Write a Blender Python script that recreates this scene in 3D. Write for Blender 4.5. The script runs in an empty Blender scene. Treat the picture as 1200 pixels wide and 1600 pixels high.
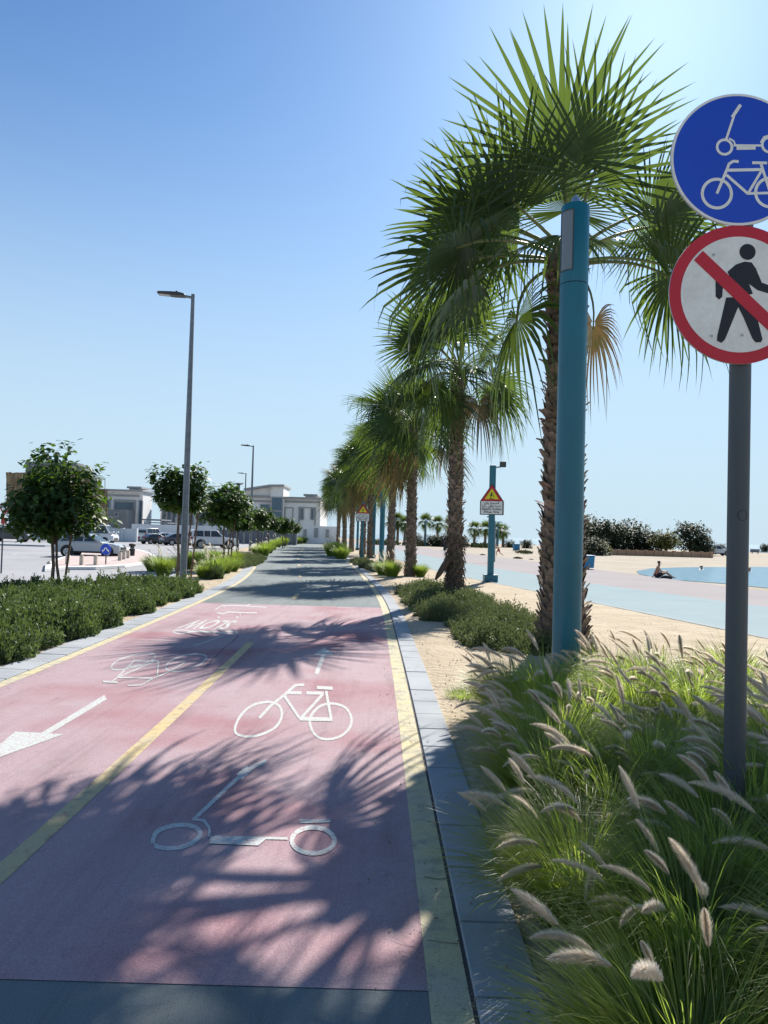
import bpy, math, random
import numpy as np
from mathutils import Vector, Matrix
R_ = math.radians
random.seed(7); rng = np.random.default_rng(7)
scene = bpy.context.scene
col = scene.collection

# ------------------------------------------------------------------ camera
H = 1.9
F_PX = 1200.0
PITCH, ROLL = R_(1.67), R_(1.6)
_f = Vector((0, math.cos(PITCH), math.sin(PITCH)))
_r0 = Vector((1, 0, 0)); _u0 = Vector((0, -math.sin(PITCH), math.cos(PITCH)))
_r = math.cos(ROLL)*_r0 + math.sin(ROLL)*_u0
_u = -math.sin(ROLL)*_r0 + math.cos(ROLL)*_u0
cam_d = bpy.data.cameras.new('camera'); cam = bpy.data.objects.new('camera', cam_d); col.objects.link(cam)
m = Matrix((( _r.x, _u.x, -_f.x, 0), (_r.y, _u.y, -_f.y, 0), (_r.z, _u.z, -_f.z, H), (0, 0, 0, 1)))
cam.matrix_world = m
cam_d.sensor_fit = 'VERTICAL'; cam_d.sensor_height = 36; cam_d.lens = 27
cam_d.clip_start = 0.05; cam_d.clip_end = 20000
scene.camera = cam

def ray(px, py): return _f*F_PX + _r*(px-600) + _u*(800-py)
def G(px, py, z=0.0):
    d = ray(px, py); t = (z-H)/d.z
    return Vector((d.x*t, d.y*t, z))
def W(px, py, Y):
    d = ray(px, py); t = Y/d.y
    return Vector((d.x*t, Y, H + d.z*t))

# ------------------------------------------------------------------ light
SUN_AZ, SUN_EL = R_(18.5), R_(35.5)
sdir = Vector((math.sin(SUN_AZ)*math.cos(SUN_EL), math.cos(SUN_AZ)*math.cos(SUN_EL), math.sin(SUN_EL)))
sl = bpy.data.lights.new('sun', 'SUN'); sl.energy = 5.0; sl.angle = R_(0.45); sl.color = (1.0, 0.95, 0.88)
so = bpy.data.objects.new('sun', sl); col.objects.link(so); so.rotation_euler = sdir.to_track_quat('Z', 'Y').to_euler()
world = bpy.data.worlds.new('World'); scene.world = world; world.use_nodes = True
nt = world.node_tree; nt.nodes.clear()
sky = nt.nodes.new('ShaderNodeTexSky'); sky.sky_type = 'NISHITA'; sky.sun_disc = False
sky.sun_elevation = SUN_EL; sky.sun_rotation = SUN_AZ; sky.altitude = 0; sky.air_density = 1.0; sky.dust_density = 0.42; sky.ozone_density = 5.0
bg = nt.nodes.new('ShaderNodeBackground'); bg.inputs['Strength'].default_value = 0.064
wo = nt.nodes.new('ShaderNodeOutputWorld')
skm = nt.nodes.new('ShaderNodeMix'); skm.data_type = 'RGBA'; skm.blend_type = 'MULTIPLY'; skm.inputs[0].default_value = 1
skm.inputs[7].default_value = (.82, 1.05, 1.18, 1); nt.links.new(sky.outputs[0], skm.inputs[6]); 
_tc = nt.nodes.new('ShaderNodeTexCoord'); _sx = nt.nodes.new('ShaderNodeSeparateXYZ'); _mr = nt.nodes.new('ShaderNodeMapRange'); _mr.interpolation_type = 'SMOOTHERSTEP'
_mr.inputs[1].default_value = -.05; _mr.inputs[2].default_value = .62; _mr.inputs[3].default_value = .97; _mr.inputs[4].default_value = 0
_hz = nt.nodes.new('ShaderNodeMix'); _hz.data_type = 'RGBA'; _hz.inputs[7].default_value = (5.2, 6.7, 7.8, 1)
nt.links.new(_tc.outputs['Generated'], _sx.inputs[0]); nt.links.new(_sx.outputs[2], _mr.inputs[0]); nt.links.new(_mr.outputs[0], _hz.inputs[0])
nt.links.new(skm.outputs[2], _hz.inputs[6]); nt.links.new(_hz.outputs[2], bg.inputs[0]); nt.links.new(bg.outputs[0], wo.inputs[0])
scene.view_settings.view_transform = 'Standard'; scene.view_settings.look = 'None'
scene.view_settings.gamma = 1; scene.view_settings.use_curve_mapping = False
scene.view_settings.exposure = 0.85
cy = scene.cycles
cy.use_denoising = True; cy.max_bounces = 8; cy.transparent_max_bounces = 8; cy.diffuse_bounces = 3
cy.glossy_bounces = 3; cy.transmission_bounces = 4; cy.sample_clamp_indirect = 6; cy.caustics_reflective = False; cy.caustics_refractive = False

# ------------------------------------------------------------------ materials
MATS = {}
def M(name, c, rough=.85, c2=None, scale=4, bump=0, bscale=60, fine=0, fscale=300, metal=0, trans=0, tcol=None,
      island=0, spec=.5, detail=4, lo=.35, hi=.65, bdist=.01, emis=0, coat=0, stretch=None):
    if name in MATS: return MATS[name]
    mt = bpy.data.materials.new(name); mt.use_nodes = True; n = mt.node_tree; N = n.nodes; Lk = n.links
    bs = N['Principled BSDF']; bs.inputs['Roughness'].default_value = rough; bs.inputs['Metallic'].default_value = metal
    bs.inputs['Specular IOR Level'].default_value = spec; bs.inputs['Coat Weight'].default_value = coat
    c = tuple(c) + (1,); out = None
    tc = N.new('ShaderNodeTexCoord'); co = tc.outputs['Object']
    if stretch:
        mp = N.new('ShaderNodeMapping'); mp.inputs['Scale'].default_value = stretch; Lk.new(co, mp.inputs[0]); co = mp.outputs[0]
    def noise(s, d=4):
        t = N.new('ShaderNodeTexNoise'); t.inputs['Scale'].default_value = s; t.inputs['Detail'].default_value = d; Lk.new(co, t.inputs['Vector']); return t.outputs['Fac']
    def rampf(sock, a, b):
        r = N.new('ShaderNodeMapRange'); r.inputs[1].default_value = a; r.inputs[2].default_value = b; Lk.new(sock, r.inputs[0]); return r.outputs[0]
    rgb = N.new('ShaderNodeRGB'); rgb.outputs[0].default_value = c; out = rgb.outputs[0]
    if c2 is not None:
        mx = N.new('ShaderNodeMix'); mx.data_type = 'RGBA'; Lk.new(rampf(noise(scale, detail), lo, hi), mx.inputs[0])
        Lk.new(out, mx.inputs[6]); mx.inputs[7].default_value = tuple(c2)+(1,); out = mx.outputs[2]
    if fine:
        mx = N.new('ShaderNodeMix'); mx.data_type = 'RGBA'; mx.blend_type = 'MULTIPLY'; mx.inputs[0].default_value = 1
        r = N.new('ShaderNodeMapRange'); r.inputs[1].default_value = .3; r.inputs[2].default_value = .7; r.inputs[3].default_value = 1-fine; r.inputs[4].default_value = 1+fine
        Lk.new(noise(fscale, 2), r.inputs[0]); Lk.new(out, mx.inputs[6]); Lk.new(r.outputs[0], mx.inputs[7]); out = mx.outputs[2]
    if island:
        gi = N.new('ShaderNodeNewGeometry'); hs = N.new('ShaderNodeHueSaturation')
        r = N.new('ShaderNodeMapRange'); r.inputs[3].default_value = 1-island; r.inputs[4].default_value = 1+island
        Lk.new(gi.outputs['Random Per Island'], r.inputs[0]); Lk.new(r.outputs[0], hs.inputs['Value']); Lk.new(out, hs.inputs['Color'])
        r2 = N.new('ShaderNodeMapRange'); r2.inputs[3].default_value = .5+island*.05; r2.inputs[4].default_value = .5-island*.07
        Lk.new(gi.outputs['Random Per Island'], r2.inputs[0]); Lk.new(r2.outputs[0], hs.inputs['Hue']); out = hs.outputs[0]
    Lk.new(out, bs.inputs['Base Color'])
    if bump:
        b = N.new('ShaderNodeBump'); b.inputs['Strength'].default_value = bump; b.inputs['Distance'].default_value = bdist
        Lk.new(noise(bscale, 5), b.inputs['Height']); Lk.new(b.outputs[0], bs.inputs['Normal'])
    if emis:
        bs.inputs['Emission Color'].default_value = c; bs.inputs['Emission Strength'].default_value = emis
    if trans:
        tr = N.new('ShaderNodeBsdfTranslucent'); ms = N.new('ShaderNodeMixShader'); ms.inputs[0].default_value = trans
        if tcol: 
            hs2 = N.new('ShaderNodeMix'); hs2.data_type = 'RGBA'; hs2.inputs[0].default_value = .65; Lk.new(out, hs2.inputs[6]); hs2.inputs[7].default_value = tuple(tcol)+(1,); Lk.new(hs2.outputs[2], tr.inputs[0])
        else: Lk.new(out, tr.inputs[0])
        Lk.new(bs.outputs[0], ms.inputs[1]); Lk.new(tr.outputs[0], ms.inputs[2]); Lk.new(ms.outputs[0], N['Material Output'].inputs[0])
    MATS[name] = mt; return mt

sand = M('sand', (.40,.325,.225), .95, (.50,.415,.30), scale=.9, bump=.9, bscale=9, bdist=.05, fine=.16, fscale=60, lo=.3, hi=.7, spec=.12)
beach = M('beach_sand', (.33,.285,.215), .95, (.40,.35,.275), scale=.25, bump=.8, bscale=3, bdist=.08, fine=.1, fscale=14, spec=.12)
asph = M('path_asphalt', (.155,.185,.185), .85, (.20,.225,.22), scale=.5, bump=.45, bscale=190, bdist=.006, fine=.30, fscale=170, spec=.12)
redc = M('red_coating', (.33,.145,.163), .85, (.395,.285,.30), scale=.6, bump=.5, bscale=170, bdist=.006, fine=.22, fscale=150, lo=.25, hi=.52, spec=.12)
lot = M('car_park_asphalt', (.31,.31,.315), .9, (.37,.37,.375), scale=.12, bump=.3, bscale=80, fine=.12, fscale=60, spec=.12)
pave = M('pink_paving', (.48,.38,.35), .9, (.55,.46,.42), scale=.7, bump=.3, bscale=50, fine=.1, fscale=40, spec=.12)
conc = M('kerb_concrete', (.31,.33,.35), .85, (.38,.40,.415), scale=1.4, bump=.35, bscale=90, bdist=.004, fine=.10, fscale=130, spec=.12)
yel = M('yellow_paint', (.55,.43,.22), .8, (.50,.42,.27), scale=2.5, bump=.4, bscale=120, bdist=.004, fine=.14, fscale=140, spec=.12)
yelw = M('worn_yellow_paint', (.58,.50,.29), .8, (.48,.44,.33), scale=3.5, bump=.4, bscale=120, bdist=.004, fine=.16, fscale=140, spec=.12)
wht = M('white_road_paint', (.50,.53,.50), .8, (.45,.33,.335), scale=38, bump=.4, bscale=170, bdist=.005, fine=.16, fscale=150, lo=.50, hi=.64, detail=8, spec=.12)
blue_t = M('pale_blue_track', (.32,.39,.405), .9, (.34,.41,.42), scale=.3, bump=.2, bscale=40, fine=.06, fscale=80, spec=0)
pink_t = M('pale_pink_track', (.375,.345,.34), .9, (.40,.37,.36), scale=.3, bump=.2, bscale=40, fine=.06, fscale=80, spec=0)
dark_edge = M('dark_edging', (.10,.11,.11), .8)
crackm = M('dark_crack', (.07,.06,.06), .9)
palm_leaf = M('palm_leaf', (.022,.052,.018), .42, (.03,.062,.02), scale=3, trans=.34, tcol=(.20,.30,.035), island=.3, spec=.35)
palm_dry = M('dry_palm_leaf', (.20,.13,.05), .7, (.12,.10,.03), scale=3, trans=.3, island=.2)
petm = M('petiole', (.20,.20,.06), .5, (.12,.15,.04), scale=3)
bark = M('palm_bark', (.12,.09,.07), .9, (.24,.17,.12), scale=6, bump=.6, bscale=25, bdist=.02, fine=.2, fscale=60)
boot = M('palm_boot', (.235,.185,.14), .9, (.11,.085,.065), scale=9, bump=.6, bscale=30, bdist=.01, island=.35, fine=.2, fscale=50)
fibre = M('palm_fibre', (.07,.05,.035), .95, (.15,.10,.065), scale=20, island=.3, stretch=(1,1,.15))
blade = M('grass_blade', (.16,.25,.04), .45, (.22,.22,.08), scale=14, trans=.55, tcol=(.60,.80,.09), island=.5)
blade_y = M('bright_grass_blade', (.20,.30,.04), .5, trans=.45, tcol=(.42,.55,.07), island=.3)
plume_m = M('grass_plume', (.80,.71,.58), .8, trans=.6, tcol=(1.0,.90,.76), island=.3)
stem_m = M('grass_stem', (.22,.24,.10), .7)
hedge_m = M('hedge_leaf', (.08,.12,.055), .55, spec=.2, c2= (.08,.12,.05), scale=2, trans=.25, tcol=(.20,.30,.05), island=.6)
hedge2_m = M('lantana_leaf', (.075,.10,.045), .6, spec=.2, c2= (.12,.14,.07), scale=2, trans=.25, tcol=(.20,.26,.08), island=.45)
twig = M('twig', (.10,.07,.045), .9)
tree_m = M('tree_leaf', (.035,.075,.02), .55, spec=.3, c2= (.05,.10,.03), scale=2, trans=.30, tcol=(.16,.30,.02), island=.4)
fartree_m = M('far_tree_leaf', (.055,.075,.04), .7, (.08,.10,.04), scale=.5, trans=.2, island=.35)
trunk_m = M('tree_bark', (.17,.125,.095), .9, (.10,.075,.06), scale=12, bump=.5, bscale=40)
stake_m = M('wood_stake', (.20,.12,.08), .9, (.14,.085,.06), scale=8)
teal = M('turquoise_paint', (.004,.14,.195), .4, (.005,.12,.17), scale=1.5, coat=.1, bump=.05, bscale=15)
galv = M('galvanised_steel', (.23,.25,.27), .5, (.17,.19,.21), scale=8, metal=.6, bump=.1, bscale=60)
greyp = M('grey_paint', (.055,.068,.082), .55, (.065,.078,.09), scale=3, fine=.05, fscale=200)
darkp = M('dark_metal', (.04,.042,.045), .5)
lensm = M('lamp_lens', (.16,.19,.21), .15)
steel = M('steel', (.55,.55,.56), .35, metal=.9)
s_blue = M('sign_blue', (.006,.06,.50), .45, (.008,.07,.55), scale=3)
s_white = M('sign_white', (.80,.80,.77), .55, (.72,.72,.69), scale=7, fine=.05, fscale=40)
s_red = M('sign_red', (.52,.012,.03), .45, (.46,.010,.025), scale=4)
s_black = M('sign_black', (.008,.008,.014), .5)
s_yel = M('sign_yellow', (.72,.66,.02), .5)
alu = M('aluminium', (.42,.43,.44), .5, metal=.5)
villa_w = M('villa_render', (.82,.80,.76), .9, (.76,.74,.71), scale=.3)
villa_c = M('villa_cornice', (.33,.33,.33), .9)
villa_p = M('villa_panel', (.70,.69,.66), .9)
glass_b = M('window_glass', (.03,.09,.14), .12, spec=.8)
hess = M('hessian', (.40,.28,.155), .95, (.30,.21,.12), scale=.6, bump=.6, bscale=3, bdist=.3, stretch=(1,1,.3))
gconc = M('grey_concrete', (.25,.26,.26), .95, (.20,.21,.21), scale=.4)
fence_m = M('hoarding', (.60,.64,.66), .8, (.54,.58,.60), scale=.4)
wall_w = M('white_wall', (.80,.79,.78), .9, (.74,.73,.72), scale=.3)
wall_g = M('grey_wall', (.20,.21,.24), .9)
wall_o = M('tan_wall', (.42,.25,.15), .9, (.48,.31,.20), scale=.4)
tyre = M('tyre', (.02,.02,.02), .8); rimm = M('rim', (.45,.46,.47), .35, metal=.8)
cglass = M('car_glass', (.015,.02,.025), .08, spec=.8)
redl = M('tail_lamp', (.35,.01,.01), .3); heal = M('head_lamp', (.7,.72,.74), .15)
blackpl = M('black_plastic', (.025,.025,.027), .6)
skin = M('skin', (.42,.20,.12), .55, (.46,.23,.14), scale=6)
hair = M('hair', (.02,.014,.01), .6)
cloth_r = M('red_cloth', (.38,.07,.05), .8); cloth_k = M('dark_cloth', (.02,.02,.03), .85)
bluep = M('blue_plastic', (.02,.20,.38), .5)
stone = M('stone_block', (.55,.50,.42), .9, (.48,.43,.36), scale=5)
wood_d = M('driftwood', (.07,.05,.04), .9)
def water_mat(name, c, bscale, dist, rough, stretch=(1,1,1)):
    mt = M(name, c, rough, bump=1.0, bscale=bscale, bdist=dist, spec=.5, stretch=stretch); return mt
lagoon = M('lagoon_water', (.17,.28,.35), .6, c2=(.24,.35,.41), scale=5, lo=.42, hi=.6, bump=.6, bscale=6, bdist=.03, spec=0, coat=.12, stretch=(.35,1.6,1)); lagoon.node_tree.nodes['Principled BSDF'].inputs['Coat Roughness'].default_value = .04  # light and dark of ripples painted as bands into the water colour, specular off
seam = water_mat('sea_water', (.14,.25,.33), 1.5, .06, .12)

def stain(mt, st, s1, lo, hi, tint=(.75,.73,.72)):
    n = mt.node_tree; N = n.nodes; Lk = n.links; bs = N['Principled BSDF']; src = bs.inputs['Base Color'].links[0].from_socket
    tc = N.new('ShaderNodeTexCoord'); mp = N.new('ShaderNodeMapping'); mp.inputs['Scale'].default_value = st; Lk.new(tc.outputs['Object'], mp.inputs[0])
    t = N.new('ShaderNodeTexNoise'); t.inputs['Scale'].default_value = s1; t.inputs['Detail'].default_value = 7; t.inputs['Roughness'].default_value = .62; Lk.new(mp.outputs[0], t.inputs['Vector'])
    r = N.new('ShaderNodeMapRange'); r.inputs[1].default_value = lo; r.inputs[2].default_value = hi; Lk.new(t.outputs['Fac'], r.inputs[0])
    mx = N.new('ShaderNodeMix'); mx.data_type = 'RGBA'; mx.blend_type = 'MULTIPLY'; Lk.new(r.outputs[0], mx.inputs[0]); Lk.new(src, mx.inputs[6]); mx.inputs[7].default_value = tuple(tint)+(1,)
    Lk.new(mx.outputs[2], bs.inputs['Base Color'])
stain(redc, (1.6,.22,1), 1.3, .50, .72); stain(redc, (1,1,1), 5, .60, .75, (.80,.78,.80)); stain(redc, (1,1,1), 2.1, .58, .80, (1.05,1.22,1.2))
stain(redc, (11,.10,1), 1, .56, .68, (.88,.86,.88)); stain(asph, (11,.10,1), 1, .56, .68, (.85,.85,.85)); stain(asph, (1.6,.2,1), 1.2, .48, .72); stain(asph, (1,1,1), 4, .6, .8, (1.15,1.13,1.1)); stain(conc, (1,1,1), 3, .5, .75, (.84,.83,.80)); stain(yelw, (1,1,1), 7, .5, .68, (.72,.70,.72)); stain(yel, (1,1,1), 9, .52, .66, (.72,.62,.7))
stain(lot, (1,1,1), .15, .5, .7, (.8,.8,.8)); stain(blue_t, (1,1,1), .5, .5, .75, (.92,.92,.92)); stain(teal, (1,1,.12), 6, .5, .75, (.85,.85,.88)); stain(hess, (1,1,.2), 2, .5, .6, (.6,.6,.6))
# ------------------------------------------------------------------ mesh helpers
def tag(o, label=None, cat=None, group=None, kind=None):
    if label: o['label'] = label
    if cat: o['category'] = cat
    if group: o['group'] = group
    if kind: o['kind'] = kind
    return o
def empty(name, loc=(0,0,0), rz=0, label=None, cat=None, group=None):
    o = bpy.data.objects.new(name, None); col.objects.link(o); o.location = loc; o.rotation_euler = (0,0,rz)
    o.empty_display_size = .1
    return tag(o, label, cat, group)
def fast_mesh(name, V, F, mats, smooth=False, mi=None):
    V = np.asarray(V, dtype=np.float32).reshape(-1,3)
    me = bpy.data.meshes.new(name); me.vertices.add(len(V)); me.vertices.foreach_set('co', V.ravel())
    if isinstance(F, np.ndarray): F = [F]
    F = [f for f in F if len(f)]
    tot = sum(f.size for f in F); nf = sum(len(f) for f in F)
    me.loops.add(tot); me.loops.foreach_set('vertex_index', np.concatenate([f.ravel() for f in F]).astype(np.int32))
    st = []; s0 = 0
    for f in F:
        st.append(s0 + np.arange(len(f))*f.shape[1]); s0 += f.size
    me.polygons.add(nf); me.polygons.foreach_set('loop_start', np.concatenate(st).astype(np.int32))
    if smooth: me.polygons.foreach_set('use_smooth', np.ones(nf, dtype=bool))
    if not isinstance(mats, (list, tuple)): mats = [mats]
    for a in mats: me.materials.append(a)
    if mi is not None: me.polygons.foreach_set('material_index', np.asarray(mi, dtype=np.int32))
    me.update(calc_edges=True); me.validate()
    return me
def link(name, me, parent=None, loc=None, world=False):
    o = bpy.data.objects.new(name, me); col.objects.link(o)
    if parent is not None: o.parent = parent
    if loc is not None: o.location = loc
    return o
def rotmats(n, tilt=None, az=None, spin=None):
    az = rng.uniform(0, 2*np.pi, n) if az is None else az
    tilt = np.arccos(rng.uniform(-1, 1, n)) if tilt is None else tilt
    spin = rng.uniform(0, 2*np.pi, n) if spin is None else spin
    def Rz(a):
        m = np.zeros((n,3,3)); c, s = np.cos(a), np.sin(a); m[:,0,0]=c; m[:,0,1]=-s; m[:,1,0]=s; m[:,1,1]=c; m[:,2,2]=1; return m
    def Ry(a):
        m = np.zeros((n,3,3)); c, s = np.cos(a), np.sin(a); m[:,0,0]=c; m[:,0,2]=s; m[:,2,0]=-s; m[:,2,2]=c; m[:,1,1]=1; return m
    return Rz(az) @ Ry(tilt) @ Rz(spin)
def scatter(tv, tf, pos, Rm, s):
    tv = np.asarray(tv, float); tf = np.asarray(tf); n = len(pos)
    s = np.broadcast_to(np.asarray(s, float), (n,))
    V = np.einsum('nij,kj->nki', Rm, tv)*s[:,None,None] + np.asarray(pos)[:,None,:]
    F = tf[None] + (np.arange(n)*len(tv))[:,None,None]
    return V.reshape(-1,3), F.reshape(-1, tf.shape[1])

class MB:
    def __init__(s): s.v = []; s.f = []; s.m = []
    def add(s, vs, fs, mi=0):
        b = len(s.v); s.v += [tuple(v) for v in vs]; s.f += [tuple(i+b for i in f) for f in fs]; s.m += [mi]*len(fs); return s
    def box(s, c, d, rz=0, mi=0, rot=None):
        x, y, z = (k/2 for k in d); Rm = rot or Matrix.Rotation(rz, 3, 'Z'); c = Vector(c)
        vs = [Rm @ Vector((a*x, b*y, e*z)) + c for e in (-1,1) for a, b in ((-1,-1),(1,-1),(1,1),(-1,1))]
        return s.add(vs, [(3,2,1,0),(4,5,6,7),(0,1,5,4),(1,2,6,5),(2,3,7,6),(3,0,4,7)], mi)
    def bb(s, a, b, mi=0):
        a = Vector(a); b = Vector(b); return s.box((a+b)/2, (abs(b.x-a.x), abs(b.y-a.y), abs(b.z-a.z)), 0, mi)
    def tube(s, pts, rad, n=10, mi=0, cap=True):
        pts = [Vector(p) for p in pts]
        if not isinstance(rad, (list, tuple)): rad = [rad]*len(pts)
        vs = []; prev = None
        for i, p in enumerate(pts):
            t = (pts[min(i+1, len(pts)-1)] - pts[max(i-1, 0)]).normalized()
            if prev is None: a = t.orthogonal().normalized()
            else: a = (prev - t*prev.dot(t)).normalized()
            prev = a; b = t.cross(a)
            for k in range(n):
                an = 2*math.pi*k/n; vs.append(p + (a*math.cos(an)+b*math.sin(an))*rad[i])
        fs = []
        for i in range(len(pts)-1):
            for k in range(n): fs.append((i*n+k, i*n+(k+1)%n, (i+1)*n+(k+1)%n, (i+1)*n+k))
        if cap: fs.append(tuple(reversed(range(n)))); fs.append(tuple((len(pts)-1)*n+k for k in range(n)))
        return s.add(vs, fs, mi)
    def prism(s, poly, T, d, mi=0):
        # poly in (a,b); T(a,b,c)->vec ; c from 0..d
        n = len(poly); vs = [T(a, b, 0) for a, b in poly] + [T(a, b, d) for a, b in poly]
        fs = [tuple(reversed(range(n))), tuple(range(n, 2*n))] + [(i, (i+1)%n, n+(i+1)%n, n+i) for i in range(n)]
        return s.add(vs, fs, mi)
    def ribbon(s, pts, w, T, d=0, mi=0, closed=False):
        P = [Vector((p[0], p[1])) for p in pts]; n = len(P); L = []; Rr = []
        for i in range(n):
            a = P[(i-1)%n] if (closed or i > 0) else P[i]; b = P[(i+1)%n] if (closed or i < n-1) else P[i]
            t = (b-a).normalized(); nn = Vector((-t.y, t.x)); L.append(P[i]+nn*w/2); Rr.append(P[i]-nn*w/2)
        m = n if closed else n-1; fs = []
        vs = [T(p.x, p.y, d) for p in L] + [T(p.x, p.y, d) for p in Rr]
        for i in range(m): j = (i+1)%n; fs.append((i, n+i, n+j, j))
        return s.add(vs, fs, mi)
    def disc(s, cx, cy, r, T, d=0, n=40, mi=0):
        return s.add([T(cx+r*math.cos(2*math.pi*k/n), cy+r*math.sin(2*math.pi*k/n), d) for k in range(n)], [tuple(range(n))], mi)
    def ring(s, cx, cy, r0, r1, T, d=0, n=40, mi=0, ry=None):
        k_ = [2*math.pi*k/n for k in range(n)]; q = 1 if ry is None else ry
        vs = [T(cx+r0*math.cos(a), cy+q*r0*math.sin(a), d) for a in k_] + [T(cx+r1*math.cos(a), cy+q*r1*math.sin(a), d) for a in k_]
        return s.add(vs, [(k, n+k, n+(k+1)%n, (k+1)%n) for k in range(n)], mi)
    def build(s, name, mats, parent=None, smooth=False, world=False, bevel=0):
        me = bpy.data.meshes.new(name); vs = s.v
        if world and parent is not None:
            l = parent.location
            if parent.parent: l = l + parent.parent.location
            vs = [(v[0]-l.x, v[1]-l.y, v[2]-l.z) for v in vs]
        me.from_pydata(vs, [], s.f)
        if not isinstance(mats, (list, tuple)): mats = [mats]
        for a in mats: me.materials.append(a)
        me.polygons.foreach_set('material_index', s.m)
        if smooth: me.polygons.foreach_set('use_smooth', [True]*len(me.polygons))
        me.update(); o = link(name, me, parent)
        if bevel:
            b = o.modifiers.new('bevel', 'BEVEL'); b.width = bevel; b.segments = 2; b.limit_method = 'ANGLE'; b.angle_limit = R_(35)
        if smooth:
            try: me.set_sharp_from_angle(angle=R_(40))
            except Exception: pass
        return o
def copy_tree(o, parent=None):
    c = o.copy(); col.objects.link(c)
    if parent is not None: c.parent = parent
    for ch in list(o.children): copy_tree(ch, c)
    return c
def interp(pts):
    ys = np.array([p[0] for p in pts], float); xs = np.array([p[1] for p in pts], float)
    yy = np.arange(ys[0], ys[-1]+.01, .5); xx = np.interp(yy, ys, xs)
    k = np.ones(13)/13; xp = np.concatenate([xx[0]-(xx[1:7]-xx[0])[::-1], xx, xx[-1]-(xx[-7:-1]-xx[-1])[::-1]]); xx = np.convolve(xp, k, 'valid')
    return lambda y: float(np.interp(y, yy, xx))

# ------------------------------------------------------------------ setting
YF = 190
RE = interp([(-4, .28), (5, .23), (9.3, .20), (20, .02), (26, -.30), (32.6, -.80), (44, -1.7), (56.5, -2.85), (85, -6.0), (122, -9.4), (150, -14), (190, -24)])
LE = interp([(-4, -4.30), (8.7, -4.37), (12.7, -4.44), (21, -4.70), (28, -5.1), (35.6, -5.95), (50, -8.0), (68, -10.2), (90, -12.2), (114, -14.6), (150, -19.5), (190, -29.5)])
PE = interp([(-4, 10.3), (8, 9.0), (15.7, 7.86), (23.7, 6.35), (27.5, 5.6), (34.5, 4.05), (45, 2.5), (60, .9), (90, -2.2), (130, -6.0), (190, -20)])
BE = interp([(-4, 16), (15, 13.9), (23.7, 11.9), (33.5, 9.2), (44.7, 7.4), (71, 4.2), (110, .6), (190, -15)])
KE = interp([(-4, 26), (20, 19.5), (31.6, 15.9), (36, 15.3), (51.8, 13.9), (61.6, 12.8), (90, 9.5), (126, 5.6), (190, -8)])

def strip(name, fa, fb, y0, y1, z, mt, dy=1.0, nx=1, hfun=None, label=None, kind='structure'):
    ys = np.arange(y0, y1+1e-6, dy); V = []; F = []
    for y in ys:
        a, b = fa(y), fb(y)
        for k in range(nx+1):
            u = k/nx; zz = z if hfun is None else z + hfun(a+(b-a)*u, y, u)
            V.append((a+(b-a)*u, y, zz))
    w = nx+1
    for i in range(len(ys)-1):
        for k in range(nx): F.append((i*w+k, i*w+k+1, (i+1)*w+k+1, (i+1)*w+k))
    me = fast_mesh(name, np.array(V), np.array(F), mt, smooth=bool(hfun)); o = link(name, me); tag(o, kind=kind); return o
# sand ground sheet to the horizon
gm = MB(); gm.add([(-6000,-60,-.05),(6000,-60,-.05),(6000,9000,-.05),(-6000,9000,-.05)], [(0,1,2,3)])
tag(gm.build('ground', beach), kind='structure')
strip('cycle_path', LE, RE, -3, YF, 0.0, asph, 1.0)
YR0, YR1 = 3.26, 19.9
strip('red_cycle_path_section', lambda y: LE(y), lambda y: RE(y), YR0, YR1, .003, redc, .52)
# yellow edge lines, gap and kerb
tag(strip('yellow_edge_line', lambda y: RE(y), lambda y: RE(y)+.17, -3, YF, .0055, yelw, .5), kind='structure')
tag(strip('yellow_edge_line', lambda y: LE(y)-.15, lambda y: LE(y), -3, YF, .0055, yelw, .5), kind='structure')
tag(strip('path_joint', lambda y: RE(y)+.165, lambda y: RE(y)+.195, -3, 60, .001, crackm, .5), kind='structure')
def kerb(name, fa, fb, y0, y1, L=.62):
    mb = MB(); y = y0
    while y < y1:
        l = L if y < 45 else 3*L; g = .008 if y < 45 else .02; h = .022 + random.uniform(-.003, .003)
        vs = [(fa(y+g), y+g, -.1), (fb(y+g), y+g, -.1), (fb(y+l-g), y+l-g, -.1), (fa(y+l-g), y+l-g, -.1)]
        vs += [(v[0], v[1], h) for v in vs]
        mb.add(vs, [(4,5,6,7), (0,1,5,4), (1,2,6,5), (2,3,7,6), (3,0,4,7)]); y += l
    o = mb.build(name, conc, bevel=.006); tag(o, kind='structure'); return o
kerb('kerb', lambda y: RE(y)+.19, lambda y: RE(y)+.475, -3, 120)
kerb('kerb', lambda y: LE(y)-.57, lambda y: LE(y)-.155, -3, 120)
def sn(x, y): return (math.sin(x*2.3+y*1.1)+math.sin(x*5.1-y*3.7+1)+math.sin(x*1.1+y*6.3+2)+math.sin(y*2.7-x*8.1))/4
def hs(x, y, u): return (.02+.028*sn(x, y)+.012*sn(x*3.1+4, y*2.9))*min(1, u*12, (1-u)*12)
strip('sand_strip', lambda y: RE(y)+.46, lambda y: PE(y)+.02, -2, 60, .004, sand, .14, 44, hs)
strip('sand_strip', lambda y: RE(y)+.52, lambda y: PE(y)+.02, 60, YF, .004, sand, 2, 4)
LL = interp([(-4, -14.5), (16, -13.8), (20, -12), (25, -7.6), (30, -8.0), (40, -9.8), (60, -12.5), (90, -15.8), (120, -19.5), (190, -34)])
strip('planting_bed', LL, lambda y: LE(y)-.56, -2, 60, .004, sand, .2, 26, hs)
strip('planting_bed', LL, lambda y: LE(y)-.56, 60, YF, .004, sand, 2, 2)
strip('promenade_blue_lane', PE, BE, -3, YF, 0.0, blue_t, 1)
strip('promenade_pink_lane', BE, KE, -3, YF, -.002, pink_t, 1)
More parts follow.
